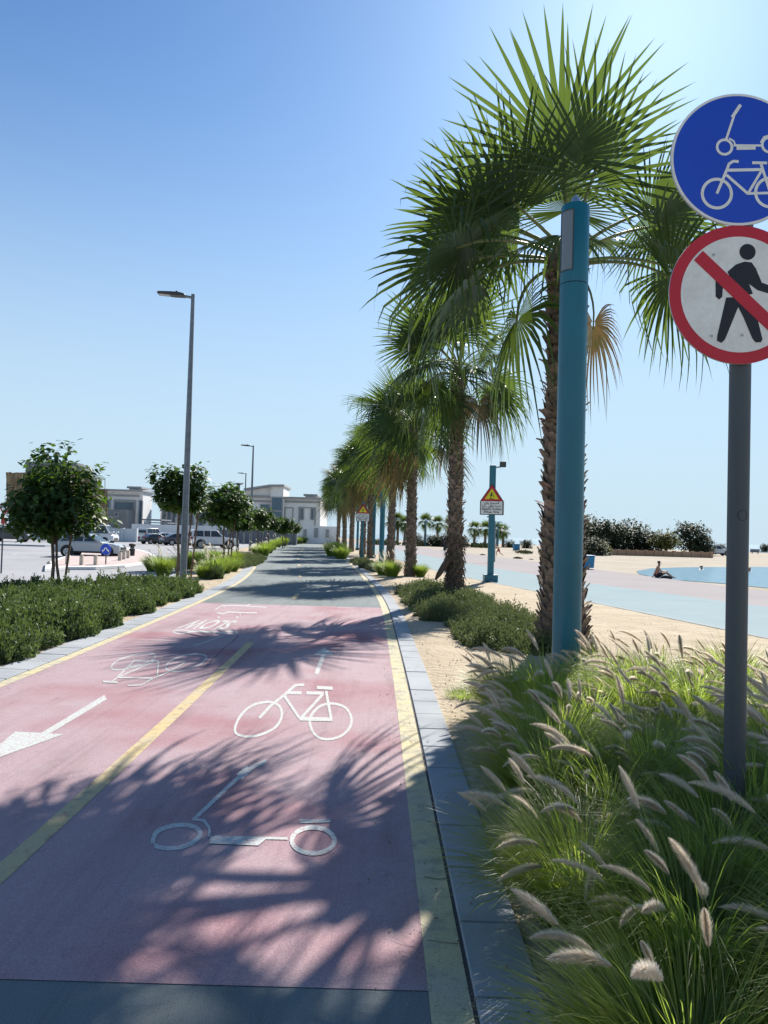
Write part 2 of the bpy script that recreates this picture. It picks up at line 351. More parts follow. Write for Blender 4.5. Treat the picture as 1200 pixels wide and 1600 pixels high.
strip('promenade_edging', lambda y: PE(y)-.035, lambda y: PE(y)+.035, -3, 90, .035, dark_edge, .5)
# car park
cp = MB(); pts = [(-400,2)] + [(LL(y)-.25, y) for y in range(2, 189, 3)] + [(-400,188)]
cp.add([(x, y, -.012) for x, y in pts], [tuple(range(len(pts)))]); tag(cp.build('car_park', lot), kind='structure')
kb = MB()
for y in np.arange(2, 120, 1.0):
    a, b = LL(y), LL(y+.985); vs = [(a-.14,y,-.05),(a,y,-.05),(b,y+.985,-.05),(b-.14,y+.985,-.05)]; vs += [(v[0],v[1],.1) for v in vs]
    kb.add(vs, [(4,5,6,7),(0,1,5,4),(1,2,6,5),(2,3,7,6),(3,0,4,7)])
tag(kb.build('car_park_kerb', conc, bevel=.01), kind='structure')
# traffic island with rounded nose, pink paving, pale kerb
isl = [G(*p) for p in ((70,893),(105,890),(150,890),(195,887),(235,881),(247,875),(240,869),(222,862),(190,856.5),(150,861),(95,874),(72,884))]
ib = MB(); n = len(isl); c0 = sum(isl, Vector())/n
inn = [c0+(p-c0)*.93 for p in isl]
ib.add([(p.x,p.y,.0) for p in isl]+[(p.x,p.y,.12) for p in isl]+[(p.x,p.y,.12) for p in inn]+[(p.x,p.y,.10) for p in inn],
       [(i,(i+1)%n,n+(i+1)%n,n+i) for i in range(n)]+[(n+i,n+(i+1)%n,2*n+(i+1)%n,2*n+i) for i in range(n)]+[(2*n+i,2*n+(i+1)%n,3*n+(i+1)%n,3*n+i) for i in range(n)])
tag(ib.build('island_kerb', wall_w), kind='structure')
ib = MB(); ib.add([(p.x,p.y,.108) for p in inn], [tuple(range(n))]); tag(ib.build('traffic_island', pave), kind='structure')
# parking bay lines and arrows on the car park
pk = MB()
GT = lambda a, b, c: Vector((a, b, c))
def Gp(p, z=0): g = G(p[0], p[1], z); return (g.x, g.y)
for a, b in (((0,887),(60,886)), ((20,866),(28,864.5)), ((225,893),(262,887)), ((228,862),(240,864)), ((250,872),(262,872.5))):
    pk.ribbon([Gp(a), Gp(b)], .18, GT, -.006)
tag(pk.build('car_park_markings', wht), kind='structure')
fw = MB(); p0, p1 = G(-40,851), G(100,853); fw.bb((p0.x-30, p0.y, -.02), (p1.x, p0.y+7, .12)); tag(fw.build('pavement', conc), kind='structure')
# lagoon and sea
lg = [(15.2,45.5),(14.9,42),(15.3,39.6),(16.6,37.6),(17.4,34.8),(20,30),(27,24),(45,18),(120,10),(260,30),(260,95),(70,80),(40,70),(33,67.5),(24,61),(19.5,56),(16.5,50)]
wm = MB(); wm.add([(x, y, -.03) for x, y in lg], [tuple(range(len(lg)))]); tag(wm.build('lagoon', lagoon), kind='structure')
wm = MB(); wm.add([(x, y, -.02) for x, y in ((12,260),(60,225),(110,180),(260,170),(6000,120),(6000,8900),(-1500,8900),(-60,900),(-20,330))], [tuple(range(9))])
tag(wm.build('sea', seam), kind='structure')

# ------------------------------------------------------------------ painted markings (flat on the path)
def marking(name, strokes, label, z=.0055, polys=(), o=(0,0), s=1, w=.06, rings=()):
    mb = MB(); f = lambda p: Gp((o[0]+p[0]/s, o[1]+p[1]/s)); TG = lambda a, b, c: Vector(Gp((a, b))+(c,))
    k = 0
    for st in strokes:
        ww = w
        if isinstance(st, tuple): st, ww = st
        closed = st[0] == st[-1]
        pp = [(o[0]+p[0]/s, o[1]+p[1]/s) for p in (st[:-1] if closed else st)]
        if len(pp) > 6:   # smooth curved strokes
            P = np.array(pp); n_ = len(P); out = []
            for i in range(n_ if closed else n_-1):
                p_0 = P[(i-1) % n_] if closed or i else P[i]; p_1 = P[i]; p_2 = P[(i+1) % n_]; p_3 = P[(i+2) % n_] if closed or i < n_-2 else P[(i+1) % n_]
                for t in (0, .25, .5, .75):
                    out.append(tuple(.5*((2*p_1)+(-p_0+p_2)*t+(2*p_0-5*p_1+4*p_2-p_3)*t*t+(-p_0+3*p_1-3*p_2+p_3)*t**3)))
            pp = out
        mb.ribbon(pp[::-1], ww/s, TG, z+.0003*k, closed=closed); k += 1
    for pl in polys:
        mb.add([(q[0], q[1], z+.0003*k) for q in map(f, pl)], [tuple(range(len(pl)))]); k += 1
    ob = mb.build(name, wht); tag(ob, label, 'road marking'); return ob
marking('bicycle_marking', [
    [(125,640),(165,550),(245,478),(365,450),(445,480),(462,555),(420,630),(330,680),(230,700),(145,685),(125,640)],
    [(665,600),(680,540),(740,480),(830,462),(920,490),(963,560),(955,630),(900,690),(820,718),(740,712),(690,670),(665,600)],
    ([(300,568),(390,470),(475,405),(560,330),(625,325)], 20.0), ([(495,383),(605,385)], 24.0), ([(640,385),(765,388)], 24.0), ([(480,405),(590,568)], 20.0),
    ([(590,572),(828,578)], 28.0), ([(818,570),(782,372)], 20.0), ([(608,562),(762,392)], 20.0), ([(715,347),(830,353)], 24.0)],
    'white bicycle painted in the right lane, seen upright between two palm shadows', o=(340,1000), s=4.615, w=18)
marking('arrow_marking', [([(712,248),(765,105)], 28.0)], 'white arrow pointing away, painted above the upright bicycle in the right lane', o=(340,1000), s=4.615,
        polys=[[(685,112),(770,58),(845,112)]], w=24)
el = lambda cx, cy, rx, ry, n=16: [(cx+rx*math.cos(2*math.pi*k/n), cy+ry*math.sin(2*math.pi*k/n)) for k in range(n)]
def cl(l): return l+[l[0]]
marking('scooter_marking', [
    ([(68,560),(90,495),(170,460),(270,452),(335,475),(345,515),(285,565),(190,588),(110,582),(72,570)], 26),
    ([(300,415),(370,425),(402,470),(400,520)], 16.8), ([(320,410),(552,190),(640,120),(735,75)], 22), ([(575,170),(635,118)], 44),
    ([(430,522),(860,532)], 15), (cl(el(1010,543,125,76)), 27), ([(930,432),(1112,426)], 22)],
    'white kick scooter painted nearest the camera inside the big palm shadow', o=(220,1170), s=3.75,
    polys=[[(405,520),(740,530),(690,574),(400,562)]], w=22)
marking('bicycle_marking', [
    [(150,272),(200,215),(330,162),(500,134),(585,150),(555,200),(440,252),(290,292),(190,297),(150,272)],
    [(690,283),(720,222),(830,167),(970,142),(1085,160),(1055,225),(960,275),(840,312),(735,310),(690,283)],
    ([(375,210),(625,213)], 14.6), ([(378,208),(215,365)], 12.5), ([(565,222),(240,362)], 12.5), ([(320,272),(440,245)], 10.4), ([(615,215),(605,352)], 14.6),
    ([(215,375),(560,382)], 14.6), ([(70,415),(215,424)], 18.8), ([(160,415),(225,365)], 12.5), ([(310,457),(450,450),(540,397),(730,315),(890,220)], 12.5)],
    'white upside-down bicycle painted in the oncoming left lane', o=(150,1000), s=6.316, w=13)
marking('arrow_marking', [([(165,1090),(62,1152)], 8)], 'white arrow pointing toward the camera at the left edge of the red section', polys=[[(24,1144),(100,1148),(-45,1200)]], w=3.6)
marking('scooter_marking', [([(450,432),(540,405),(720,340)], 7.3), ([(410,312),(500,311),(650,318),(700,328)], 12.2), (cl(el(345,315,68,15)), 9.5), (cl(el(765,322,60,11)), 9.5)],
        'faded upside-down white scooter painted just in front of the word SLOW', o=(220,930), s=5.4545, w=10.2)
marking('lettering_marking', [([(635,125),(690,88),(900,92),(930,78)], 8.6), ([(900,94),(1070,105)], 7.6), ([(700,88),(715,105)], 8.6), ([(650,152),(700,160),(745,146),(860,150),(990,152)], 10.8),
        ([(812,190),(832,190)], 13.0), ([(655,190),(672,190)], 13.0), ([(845,160),(850,172)], 8.6)],
        'faded upside-down Arabic word painted at the far end of the red section', o=(220,930), s=5.4545, w=9.0)
def text_mesh(txt, size=1.0):
    cu = bpy.data.curves.new('txt', 'FONT'); cu.body = txt; cu.size = size; cu.align_x = 'CENTER'; cu.align_y = 'CENTER'; cu.offset = size*.018; cu.resolution_u = 3
    ob = bpy.data.objects.new('txt', cu); col.objects.link(ob)
    dg = bpy.context.evaluated_depsgraph_get(); me = bpy.data.meshes.new_from_object(ob.evaluated_get(dg)); bpy.data.objects.remove(ob)
    V = [v.co.copy() for v in me.vertices]; Fs = [tuple(p.vertices) for p in me.polygons]; bpy.data.meshes.remove(me); return V, Fs
V, Fs = text_mesh('SLOW')
mx = max(abs(v.x) for v in V); my = max(abs(v.y) for v in V)
tm = MB(); tm.add([(-3.43-v.x/mx*.46, 15.5-v.y/my*.85, .0056) for v in V], Fs)
tag(tm.build('slow_marking', wht), 'word SLOW painted upside down in faded white on the left lane', 'road marking')
# centre line
CE = lambda y: (RE(y)+LE(y))/2
def cline(y0, y1, w=.13): return lambda mb: None
cm = MB()
yy = [3.2]+list(np.arange(4, 13, 1.0))+[13.1]
cc = interp([(-4,-2.0),(5,-2.02),(13,-2.18),(25,-2.6),(60,-6.6),(120,-12),(190,-26)])
cm.add([(cc(y)-.065, y, .0055) for y in yy]+[(cc(y)+.065, y, .0055) for y in yy], [(i, len(yy)+i, len(yy)+i+1, i+1) for i in range(len(yy)-1)])
tag(cm.build('yellow_centre_line', yel), kind='structure')
cm = MB()
for y0 in (21.8, 32.4, 43, 53.6, 64.2, 75, 86): cm.add([(cc(y0)-.065,y0,.0055),(cc(y0)+.065,y0,.0055),(cc(y0+2)+.065,y0+2,.0055),(cc(y0+2)-.065,y0+2,.0055)], [(0,1,2,3)])
tag(cm.build('yellow_dashes', yel), kind='structure')
cm = MB(); cm.ribbon([Gp(p) for p in ((373,993),(362,1004),(350,1013),(340,1024),(332,1031),(322,1043))], .012, GT, .006)
cm.ribbon([Gp(p) for p in ((668,1285),(690,1291),(700,1288))], .006, GT, .010); cm.ribbon([Gp(p) for p in ((662,1372),(682,1376),(708,1374))], .007, GT, .010)
cm.ribbon([Gp(p) for p in ((668,1472),(690,1475),(716,1478))], .005, GT, .010)
tag(cm.build('surface_cracks', crackm), kind='structure')

# ------------------------------------------------------------------ fan palms
def frond_mesh(kind, seed):
    """local frame: azimuth 0 = +X, origin at the crown centre. returns blade V,F and petiole V,F"""
    rs = np.random.default_rng(seed)
    e = R_(kind); Lp = rs.uniform(1.45, 1.8); Lb = rs.uniform(1.45, 1.7)
    old = kind < 5
    if kind > 60: Lp *= .68; Lb *= 1.1
    # petiole curve
    P = [Vector((0,0,0))]; a = e + R_(22 if kind < 60 else 6); n = 7; sag = R_(70 if kind < 20 else 45 if kind < 50 else 14)
    for i in range(n):
        aa = a - sag*(i/n); P.append(P[-1]+Vector((math.cos(aa), 0, math.sin(aa)))*Lp/n)
    t = (P[-1]-P[-2]).normalized(); s = Vector((0,1,0)); nn = s.cross(t)   # nn: blade's lower normal
    hub = P[-1]; span = R_({80:112, 62:128}.get(kind, rs.uniform(125, 150))); nseg = int(math.degrees(span)/3.1); V = []; F = []
    stations = [.05, .22, .42, .58, .74, .88, 1.0]
    droop = {80:.03, 62:.06, 45:.14, 28:.28, 10:.5, -10:.75, -35:.9, -60:.9}[kind]
    curl = rs.uniform(.10, .25)
    for i in range(nseg):
        ph = -span + 2*span*i/(nseg-1); L = Lb*(1-.30*(abs(ph)/math.pi)**1.5)*rs.uniform(.93, 1.04)
        split = .42*(1-.2*abs(ph)/span)
        d = t*math.cos(ph) + s*math.sin(ph); side = (-t*math.sin(ph)+s*math.cos(ph)); base = len(V)
        dr = droop*rs.uniform(.5, 1.5); jit = rs.normal(0, .06); L *= 1 - (.25*rs.random() if rs.random() < .12 else 0)
        brk = rs.uniform(.5, .9) if (rs.random() < (.35 if kind < 30 else .10 if kind < 60 else 0)) else 0
        for q in stations:
            r = q*L; hw = math.tan(span/(nseg-1))*r*1.0 if q <= split else math.tan(span/(nseg-1))*split*L*(1-(q-split)/(1-split))**.75
            c = hub + d*r + side*jit*max(0, q-split)*L
            # blade folds like a saddle: sides lift against the costa
            c = c - nn*curl*r*(1-abs(math.cos(ph))) * -1
            if q > .30:
                k = (q-.30); c = c + Vector((0,0,-1))*dr*k*k*L*1.25; c = c - d*dr*k*k*k*L*.5
            if brk and q > brk: c = c + (Vector((0,0,-1))*.9 - d*.75)*(q-brk)*L
            fold = .45*hw if q <= split else .35*hw
            if q == 1.0: V += [c]
            else: V += [c+side*hw, c+nn*fold, c-side*hw]
        ns = len(stations)-1
        for j in range(ns-1):
            b = base+3*j; F += [(b, b+1, b+4, b+3), (b+1, b+2, b+5, b+4)]
        b = base+3*(ns-1); F += [(b, b+1, b+3, b+3), (b+1, b+2, b+3, b+3)]
    quads = np.array([f for f in F if f[2] != f[3]]); tris = np.array([f[:3] for f in F if f[2] == f[3]])
    pm = MB(); pm.tube(P + [hub + t*.14], [.035-.018*i/(n+1) for i in range(n+2)], 6)
    return np.array([tuple(v) for v in V]), [quads, tris], pm
FR = {}
for kd in (80, 62, 45, 28, 10, -10, -35, -60):
    for sd in (1, 2):
        Vv, Ff, pm = frond_mesh(kd, 1000+kd*3+sd)
        pme = bpy.data.meshes.new('petiole'); pme.from_pydata(pm.v, [], pm.f); pme.materials.append(petm); pme.polygons.foreach_set('use_smooth', [True]*len(pme.polygons))
        FR[(kd, sd)] = (fast_mesh('frond', Vv, Ff, palm_leaf, smooth=True), pme, (Vv, Ff, pm))
        if kd <= -35: FR[(kd, sd, 'dry')] = (fast_mesh('dry_frond', Vv, Ff, palm_dry, smooth=True), pme)

def trunk_mesh(hgt, seed, r0=.27, r1=.21, nb=430, bend=.15, fib=True):
    rs = np.random.default_rng(seed); mb = MB()
    n = 26; ctr = lambda z: Vector((bend*math.sin(z/hgt*2.2+seed), bend*.6*math.sin(z/hgt*3+seed*2), z)) - Vector((bend*math.sin(seed), bend*.6*math.sin(seed*2), 0))
    rr = lambda z: (r0+(r1-r0)*min(1, z/hgt*1.3)) * (1+.25*math.exp(-z*2.2)) + .05*math.exp(-((z-hgt+.25)/.35)**2)
    mb.tube([ctr(hgt*i/n) for i in range(n+1)], [rr(hgt*i/n)*(1+rs.uniform(-.05,.05)) for i in range(n+1)], 16)
    Vt, Ft = np.array(mb.v), mb.f
    # old leaf bases: overlapping wedge shaped scales in a spiral
    tv = np.array([(-.5,0,0),(.5,0,0),(.62,.09,.45),(.30,.30,1.0),(-.30,.30,1.0),(-.62,.09,.45),(0,.20,.45),(0,.42,1.05)])
    tf = np.array([(0,1,2,6),(0,6,5,0),(6,2,3,7),(5,6,7,4)]); 
    pos = []; Rm = []; sc = []
    for k in range(nb):
        z = .02+(hgt-.05)*k/nb; a = k*2.39996 + rs.uniform(-.12,.12); c = ctr(z); r = rr(z)*.97
        pos.append((c.x+r*math.cos(a), c.y+r*math.sin(a), z)); an = a-math.pi/2
        out = rs.uniform(-.05, .35) if rs.random() < .88 else rs.uniform(.4, .9)
        Rz = Matrix.Rotation(an, 3, 'Z'); Rx = Matrix.Rotation(-out, 3, 'X'); Ry = Matrix.Rotation(rs.uniform(-.25,.25), 3, 'Y')
        Rm.append(np.array(Rz @ Rx @ Ry)); sc.append(rs.uniform(.13, .21))
    BV, BF = scatter(tv, tf, np.array(pos), np.array(Rm), np.array(sc))
    BF = BF.copy()
    q = BF[[i for i in range(len(BF)) if i % 4 != 1]]; tr = BF[1::4][:, :3]
    V = np.concatenate([Vt, BV]); off = len(Vt)
    quadT = np.array([f for f in Ft if len(f) == 4]); Fs = [quadT, q+off, tr+off]; mi = [0]*len(quadT)+[1]*(len(q)+len(tr))
    return fast_mesh('trunk', V, Fs, [bark, boot], mi=mi)
TR = [trunk_mesh(6.6, 3, .36, .27, 600, .06), trunk_mesh(6.2, 5, .25, .19, 420, .06), trunk_mesh(6.3, 8, .24, .18, 420, .08)]
def default_set(rs, n=34, low=True):
    L = []
    ga = rs.uniform(0, 6.28)
    for k in range(n):
        u = k/n; kd = 80 if u < .10 else 62 if u < .24 else 45 if u < .40 else 28 if u < .56 else 10 if u < .70 else -10 if u < .83 else -35 if u < .94 else -60
        L.append((math.degrees(ga + k*2.39996), kd, 1+int(rs.integers(0,2)), rs.uniform(1.0, 1.25), u > .90, float(rs.uniform(-45, 45))))
    return L
PALM_N = 0
def palm(x, y, hgt, label, fronds=None, seed=0, tv=0, sc=1, group='fan palms in a row beside the cycle path'):
    rs = np.random.default_rng(seed+50)
    p = empty('fan_palm', (x, y, 0), 0, label, 'palm tree', group)
    tme = TR[tv]; t = link('trunk', tme, p); t.scale = (sc*(.9 if tv else 1), sc*(.9 if tv else 1), hgt/[6.6, 6.2, 6.3][tv]); t.rotation_euler = (0, 0, rs.uniform(0, 6.28) if tv else 0)
    top = hgt - .12
    for az, kd, sd, s, dry, tw in (fronds or default_set(rs)):
        key = (kd, sd, 'dry') if dry and kd <= -35 else (kd, sd)
        f = link('frond', FR[key][0], p, (0, 0, top + .25*max(0, kd)/80)); f.rotation_euler = (R_(tw+rs.uniform(-8, 8)), 0, R_(az)); f.scale = (s*sc,)*3
        q = link('petiole', FR[key][1], f)
    return p
# near palm: fronds placed by azimuth (0 = right, 90 = away, 180 = left, 270 = toward the camera)
near = [(262,80,1,1.36,0,0),(295,80,2,1.30,0,-8),(100,80,1,1.1,0,0),(196,62,1,1.25,0,55),(228,62,2,1.2,0,35),
        (188,45,2,1.18,0,50),(345,45,1,1.15,0,-45),(90,62,1,1.0,0,0),
        (180,28,1,1.15,0,40),(355,28,2,1.08,0,-30),
        (176,10,1,1.22,0,35),(198,10,2,1.22,0,20),(2,10,1,1.12,0,-35),(60,28,1,1.0,0,0),
        (190,-10,2,1.2,0,25),(204,-35,1,1.1,0,10),(340,-10,2,1.05,0,-30),(250,10,1,.8,0,0),
        (300,-60,1,.7,1,0)]
palm(3.12, 13.2, 6.75, 'nearest and tallest fan palm, its shaggy trunk half hidden behind the thick turquoise column', near, 1, 0)
p2 = [(a+35, k, s_, c*(.84 if k < 60 else .95), d, tw*.6) for a, k, s_, c, d, tw in near]+[(215,-10,2,.8,0,0),(175,-35,1,.8,0,0),(350,-35,1,.9,0,0),(20,-10,2,.9,0,0),(300,-35,2,.9,1,0)]
palm(2.25, 23.9, 7.0, 'second nearest fan palm, with a torn brown band low on its shaggy trunk', p2, 2, 1)
xs3 = [(1.28, 35.5, 6.95, 'third fan palm along the path, rising beside the bright green grass clump'),
       (.45, 47.5, 7.35, 'fourth fan palm along the path, trunk just right of a distant turquoise column'),
       (-1.0, 60, 7.35, 'fifth fan palm along the path, behind the red and yellow warning triangle'),
       (-1.85, 70, 7.35, 'sixth fan palm along the path, just beyond the one behind the warning triangle'),
       (-3.3, 80, 7.25, 'seventh fan palm along the path, third from the far end of the row'),
       (-4.6, 91, 7.25, 'eighth fan palm along the path, next to last before the bend'),
       (-6.0, 102, 7.15, 'ninth and farthest fan palm of the row, where the path bends away')]
for i, (x, y, h, l) in enumerate(xs3): palm(x, y, h, l, None, 10+i, 1+i % 2, 1.0+.12*(i % 2) if i > 2 else 1)
# torn husk hanging off the second palm's trunk
for ob in list(bpy.data.objects):
    if ob.get('label', '').startswith('second nearest'):
        hk = MB()
        for k in range(240):
            a = k*2.39996; z = .08+1.9*k/240; r = .30
            p0 = Vector((r*math.cos(a), r*math.sin(a), z)); d = Vector((math.cos(a), math.sin(a), random.uniform(-2.6,-.8)))*random.uniform(.04,.09); s_ = Vector((-math.sin(a), math.cos(a), 0))*.05
            hk.add([p0-s_, p0+s_, p0+d+s_*.3, p0+d-s_*.4], [(0,1,2,3)])
        hk.build('torn_husk', [fibre], ob); hk = MB()
        hk.tube([(-.2,-.2,1.25),(-.36,-.28,.98),(-.52,-.3,.72),(-.62,-.3,.55)], [.09,.10,.08,.03], 8)
        hk.build('hanging_husk', [fibre], ob); break

# distant palms beyond the promenade: one merged crown each
def far_palm_mesh(seed):
    rs = np.random.default_rng(seed); Vs = []; Fq = []; Ft = []; off = 0
    for az, kd, sd, s, dry, tw in default_set(rs, 26):
        Vv, Ff, pm = FR[(kd, sd)][2]; a = R_(az); c, s_ = math.cos(a), math.sin(a); Rm = np.array([[c,-s_,0],[s_,c,0],[0,0,1]])
        Vs.append(Vv @ Rm.T * s * .85); Fq.append(Ff[0]+off); Ft.append(Ff[1]+off); off += len(Vv)
    return fast_mesh('crown', np.concatenate(Vs), [np.concatenate(Fq), np.concatenate(Ft)], palm_leaf)
FC = [far_palm_mesh(1), far_palm_mesh(2)]
ORD = ['first','second','third','fourth','fifth','sixth','seventh','eighth','ninth','tenth','eleventh','twelfth','thirteenth']
fp = [(612,150,6.2),(621,150,6.6),(632,148,6.0),(664,152,6.6),(683,152,6.3),(703,150,6.0),(741,150,5.4),(758,152,5.4),(777,154,5.4),(786,158,5.0)]
tm_far = MB(); tm_far.tube([(0,0,0),(.05,0,.5),(0,0,1)], [.3,.24,.22], 8)
ftm = None
for i, (px, Y, hh) in enumerate(fp):
    x = W(px, 838, Y).x
    p = empty('fan_palm', (x, Y, -.02), 0, f'small distant fan palm beyond the promenade, {ORD[i]} from the left of that row', 'palm tree', 'distant fan palms across the beach')
    if ftm is None: t = tm_far.build('trunk', bark, p, smooth=True); ftm = t.data
    else: t = link('trunk', ftm, p)
    t.scale = (1,1,hh-1.9); c = link('crown', FC[i%2], p, (0,0,hh-1.9)); c.scale = (.72,.72,.72); c.rotation_euler = (0,0,i*1.3)

# ------------------------------------------------------------------ leafy shrubs and hedges
LV = np.array([(0,0,0),(.22,.45,.06),(0,1,0),(-.22,.45,.06)]); LF = np.array([(0,1,2,3)])
def shrub_mesh(seed, r=.7, h=.6, n=3200, leaf=.055, mt=None, up=.5):
    rs = np.random.default_rng(seed); global rng; rng = rs
    # shoots: leaves set in groups along short upright shoots
    ns = n//14; a = rs.uniform(0, 6.28, ns); q = np.sqrt(rs.uniform(0, 1, ns))*r; sx, sy = q*np.cos(a), q*np.sin(a)
    top = h*(1-.45*(q/r)**3)*(.78+.22*np.sin(sx*7+seed)*np.cos(sy*6)) * rs.uniform(.72, 1.12, ns)
    tops = rs.random(ns) < .04; top[tops] *= 1.25
    k = 14; t = rs.uniform(0, 1, (ns, k)); low = rs.uniform(.0, 1, (ns,1))**1.6*top[:,None]*.85
    z = np.maximum(.01, top[:,None] - low - t*.22); z = np.abs(z)
    px = sx[:,None]*(.8+.25*z/h) + rs.normal(0,.018,(ns,k)); py = sy[:,None]*(.8+.25*z/h) + rs.normal(0,.018,(ns,k))
    pos = np.stack([px, py, z], -1).reshape(-1,3); N = len(pos)
    Rm = rotmats(N, tilt=rs.normal(0, .75, N)+.0, az=rs.uniform(0, 6.28, N), spin=rs.uniform(0,6.28,N))
    # leaf points upward-ish: rotate template so its length axis (Y) becomes tilted from vertical
    X = np.array([[1,0,0],[0,0,-1],[0,1,0]]); 
    V, F = scatter(LV @ X.T, LF, pos, Rm, rs.uniform(.7, 1.3, N)*leaf)
    return fast_mesh('bush', V, F, mt)
SH = [shrub_mesh(20+i, .74, .54, 6500, .062, hedge_m) for i in range(4)]
SL = [shrub_mesh(30+i, .55, .42, 3400, .045, hedge2_m) for i in range(3)]
def inpoly(x, y, P):
    c = False; n = len(P)
    for i in range(n):
        (x1, y1), (x2, y2) = P[i], P[(i+1) % n]
        if (y1 > y) != (y2 > y) and x < (x2-x1)*(y-y1)/(y2-y1)+x1: c = not c
    return c
def bed(name, P, step, meshes, label, cat, sc=(.85, 1.15), origin=None, jit=.25, z0=0):
    cx = sum(p[0] for p in P)/len(P); cy_ = sum(p[1] for p in P)/len(P)
    e = empty(name, (cx, cy_, 0), 0, label, cat); rs = random.Random(len(P)*7+int(cx*10))
    x0, x1 = min(p[0] for p in P), max(p[0] for p in P); y0, y1 = min(p[1] for p in P), max(p[1] for p in P)
    y = y0; row = 0
    while y <= y1:
        x = x0 + (row % 2)*step/2
        while x <= x1:
            X, Y = x+rs.uniform(-jit, jit)*step, y+rs.uniform(-jit, jit)*step
            if inpoly(X, Y, P):
                b = link('bush', rs.choice(meshes), e, (X-cx, Y-cy_, z0)); b.rotation_euler = (0, 0, rs.uniform(0, 6.28)); s = rs.uniform(*sc); b.scale = (s, s, s*rs.uniform(.85, 1.15))
            x += step
        y += step*.87; row += 1
    return e
bed('hedge', [(-5.4,7),(-5.42,13),(-5.62,19),(-5.85,23.2),(-6.6,23.8),(-8,22),(-9.9,20.2),(-12,19),(-11.5,17),(-8,11),(-6.5,8)], .72, SH, 'dense dark green clipped hedge filling the bed left of the path', 'hedge')
bed('shrub_bed', [(.95,24.5),(1.25,18),(1.55,14.0),(1.9,12.6),(3.0,12.4),(3.7,13.8),(3.3,15.8),(2.9,20),(2.4,25.5),(1.3,27.5)], .46, SL, 'low grey-green shrubs with small leaves around the second palm', 'shrub', (.55,1.3))
bed('shrub_bed', [(-.1,37),(.3,38),(-.4,44),(-1.4,52),(-2.0,52),(-1.1,44)], .6, SL, 'low shrubs along the right kerb beyond the bright grass clump', 'shrub')
bed('shrub_bed', [(-7.3,37),(-7.0,40),(-8.3,52),(-9.8,52),(-9.0,44),(-8.6,37)], .62, SL, 'low grey-green shrubs left of the bend, past the bright grass', 'shrub', (1,1.3))
bed('hedge', [(25,98),(26,104),(46,104),(46,99.5),(30,99)], 1.6, SH, 'low green shrubs at the foot of the tan beach wall', 'hedge', (1.2,1.9)) if False else None

# ------------------------------------------------------------------ fountain grass
def clump_mesh(seed, nb=2600, r=.16, L=(.55,1.0), w=.0045, wind=-.25, mt=None, seg=6, spread=1.0):
    rs = np.random.default_rng(seed); a = rs.uniform(0, 2*np.pi, nb); q = np.sqrt(rs.uniform(0,1,nb))
    b0 = np.stack([r*q*np.cos(a), r*q*np.sin(a), np.zeros(nb)], -1); Ln = rs.uniform(L[0], L[1], nb)*(1-.15*q)
    dirh = np.stack([np.cos(a)+wind+rs.normal(0,.25,nb), np.sin(a)+rs.normal(0,.25,nb)], -1); dirh /= np.linalg.norm(dirh, axis=1)[:,None]+1e-6
    lean0 = (rs.uniform(.02,.35,nb)+.35*q)*spread; bend = rs.uniform(.7, 2.0, nb)*spread
    V = np.zeros((nb, seg*2+1, 3)); p = b0.copy(); side = np.stack([-dirh[:,1], dirh[:,0], np.zeros(nb)], -1)
    tw = rs.uniform(-.6,.6,nb)
    for i in range(seg+1):
        u = i/seg; th = lean0 + bend*u**1.5; ww = w*(1-u)**.6*rs.uniform(.8,1.2)
        sd = side*np.cos(tw)[:,None] + np.array([0,0,1])*np.sin(tw)[:,None]*.5
        if i < seg: V[:,2*i] = p+sd*ww; V[:,2*i+1] = p-sd*ww
        else: V[:,2*seg] = p
        st = (Ln/seg)[:,None]; p = p + np.concatenate([dirh*np.sin(th)[:,None], np.cos(th)[:,None]], 1)*st
        p[:,2] = np.maximum(p[:,2], .01)
    k = seg*2+1; base = (np.arange(nb)*k)[:,None]
    q4 = np.array([(2*i, 2*i+1, 2*i+3, 2*i+2) for i in range(seg-1)]); t3 = np.array([(2*seg-2, 2*seg-1, 2*seg)])
    Q = (q4[None]+base[:,:,None]).reshape(-1,4); T = (t3[None]+base[:,:,None]).reshape(-1,3)
    return fast_mesh('blades', V.reshape(-1,3), [Q, T], mt)
GC = [clump_mesh(40+i, 1700, .19, (.6,1.25), .0056, -.45, blade) for i in range(4)]
GCY = [clump_mesh(50+i, 1500, .22, (.5,1.0), .008, -.1, blade_y, 5, .8) for i in range(2)]
GCF = [clump_mesh(54+i, 900, .3, (.5,1.0), .014, 0, blade_y, 4, .8) for i in range(2)]
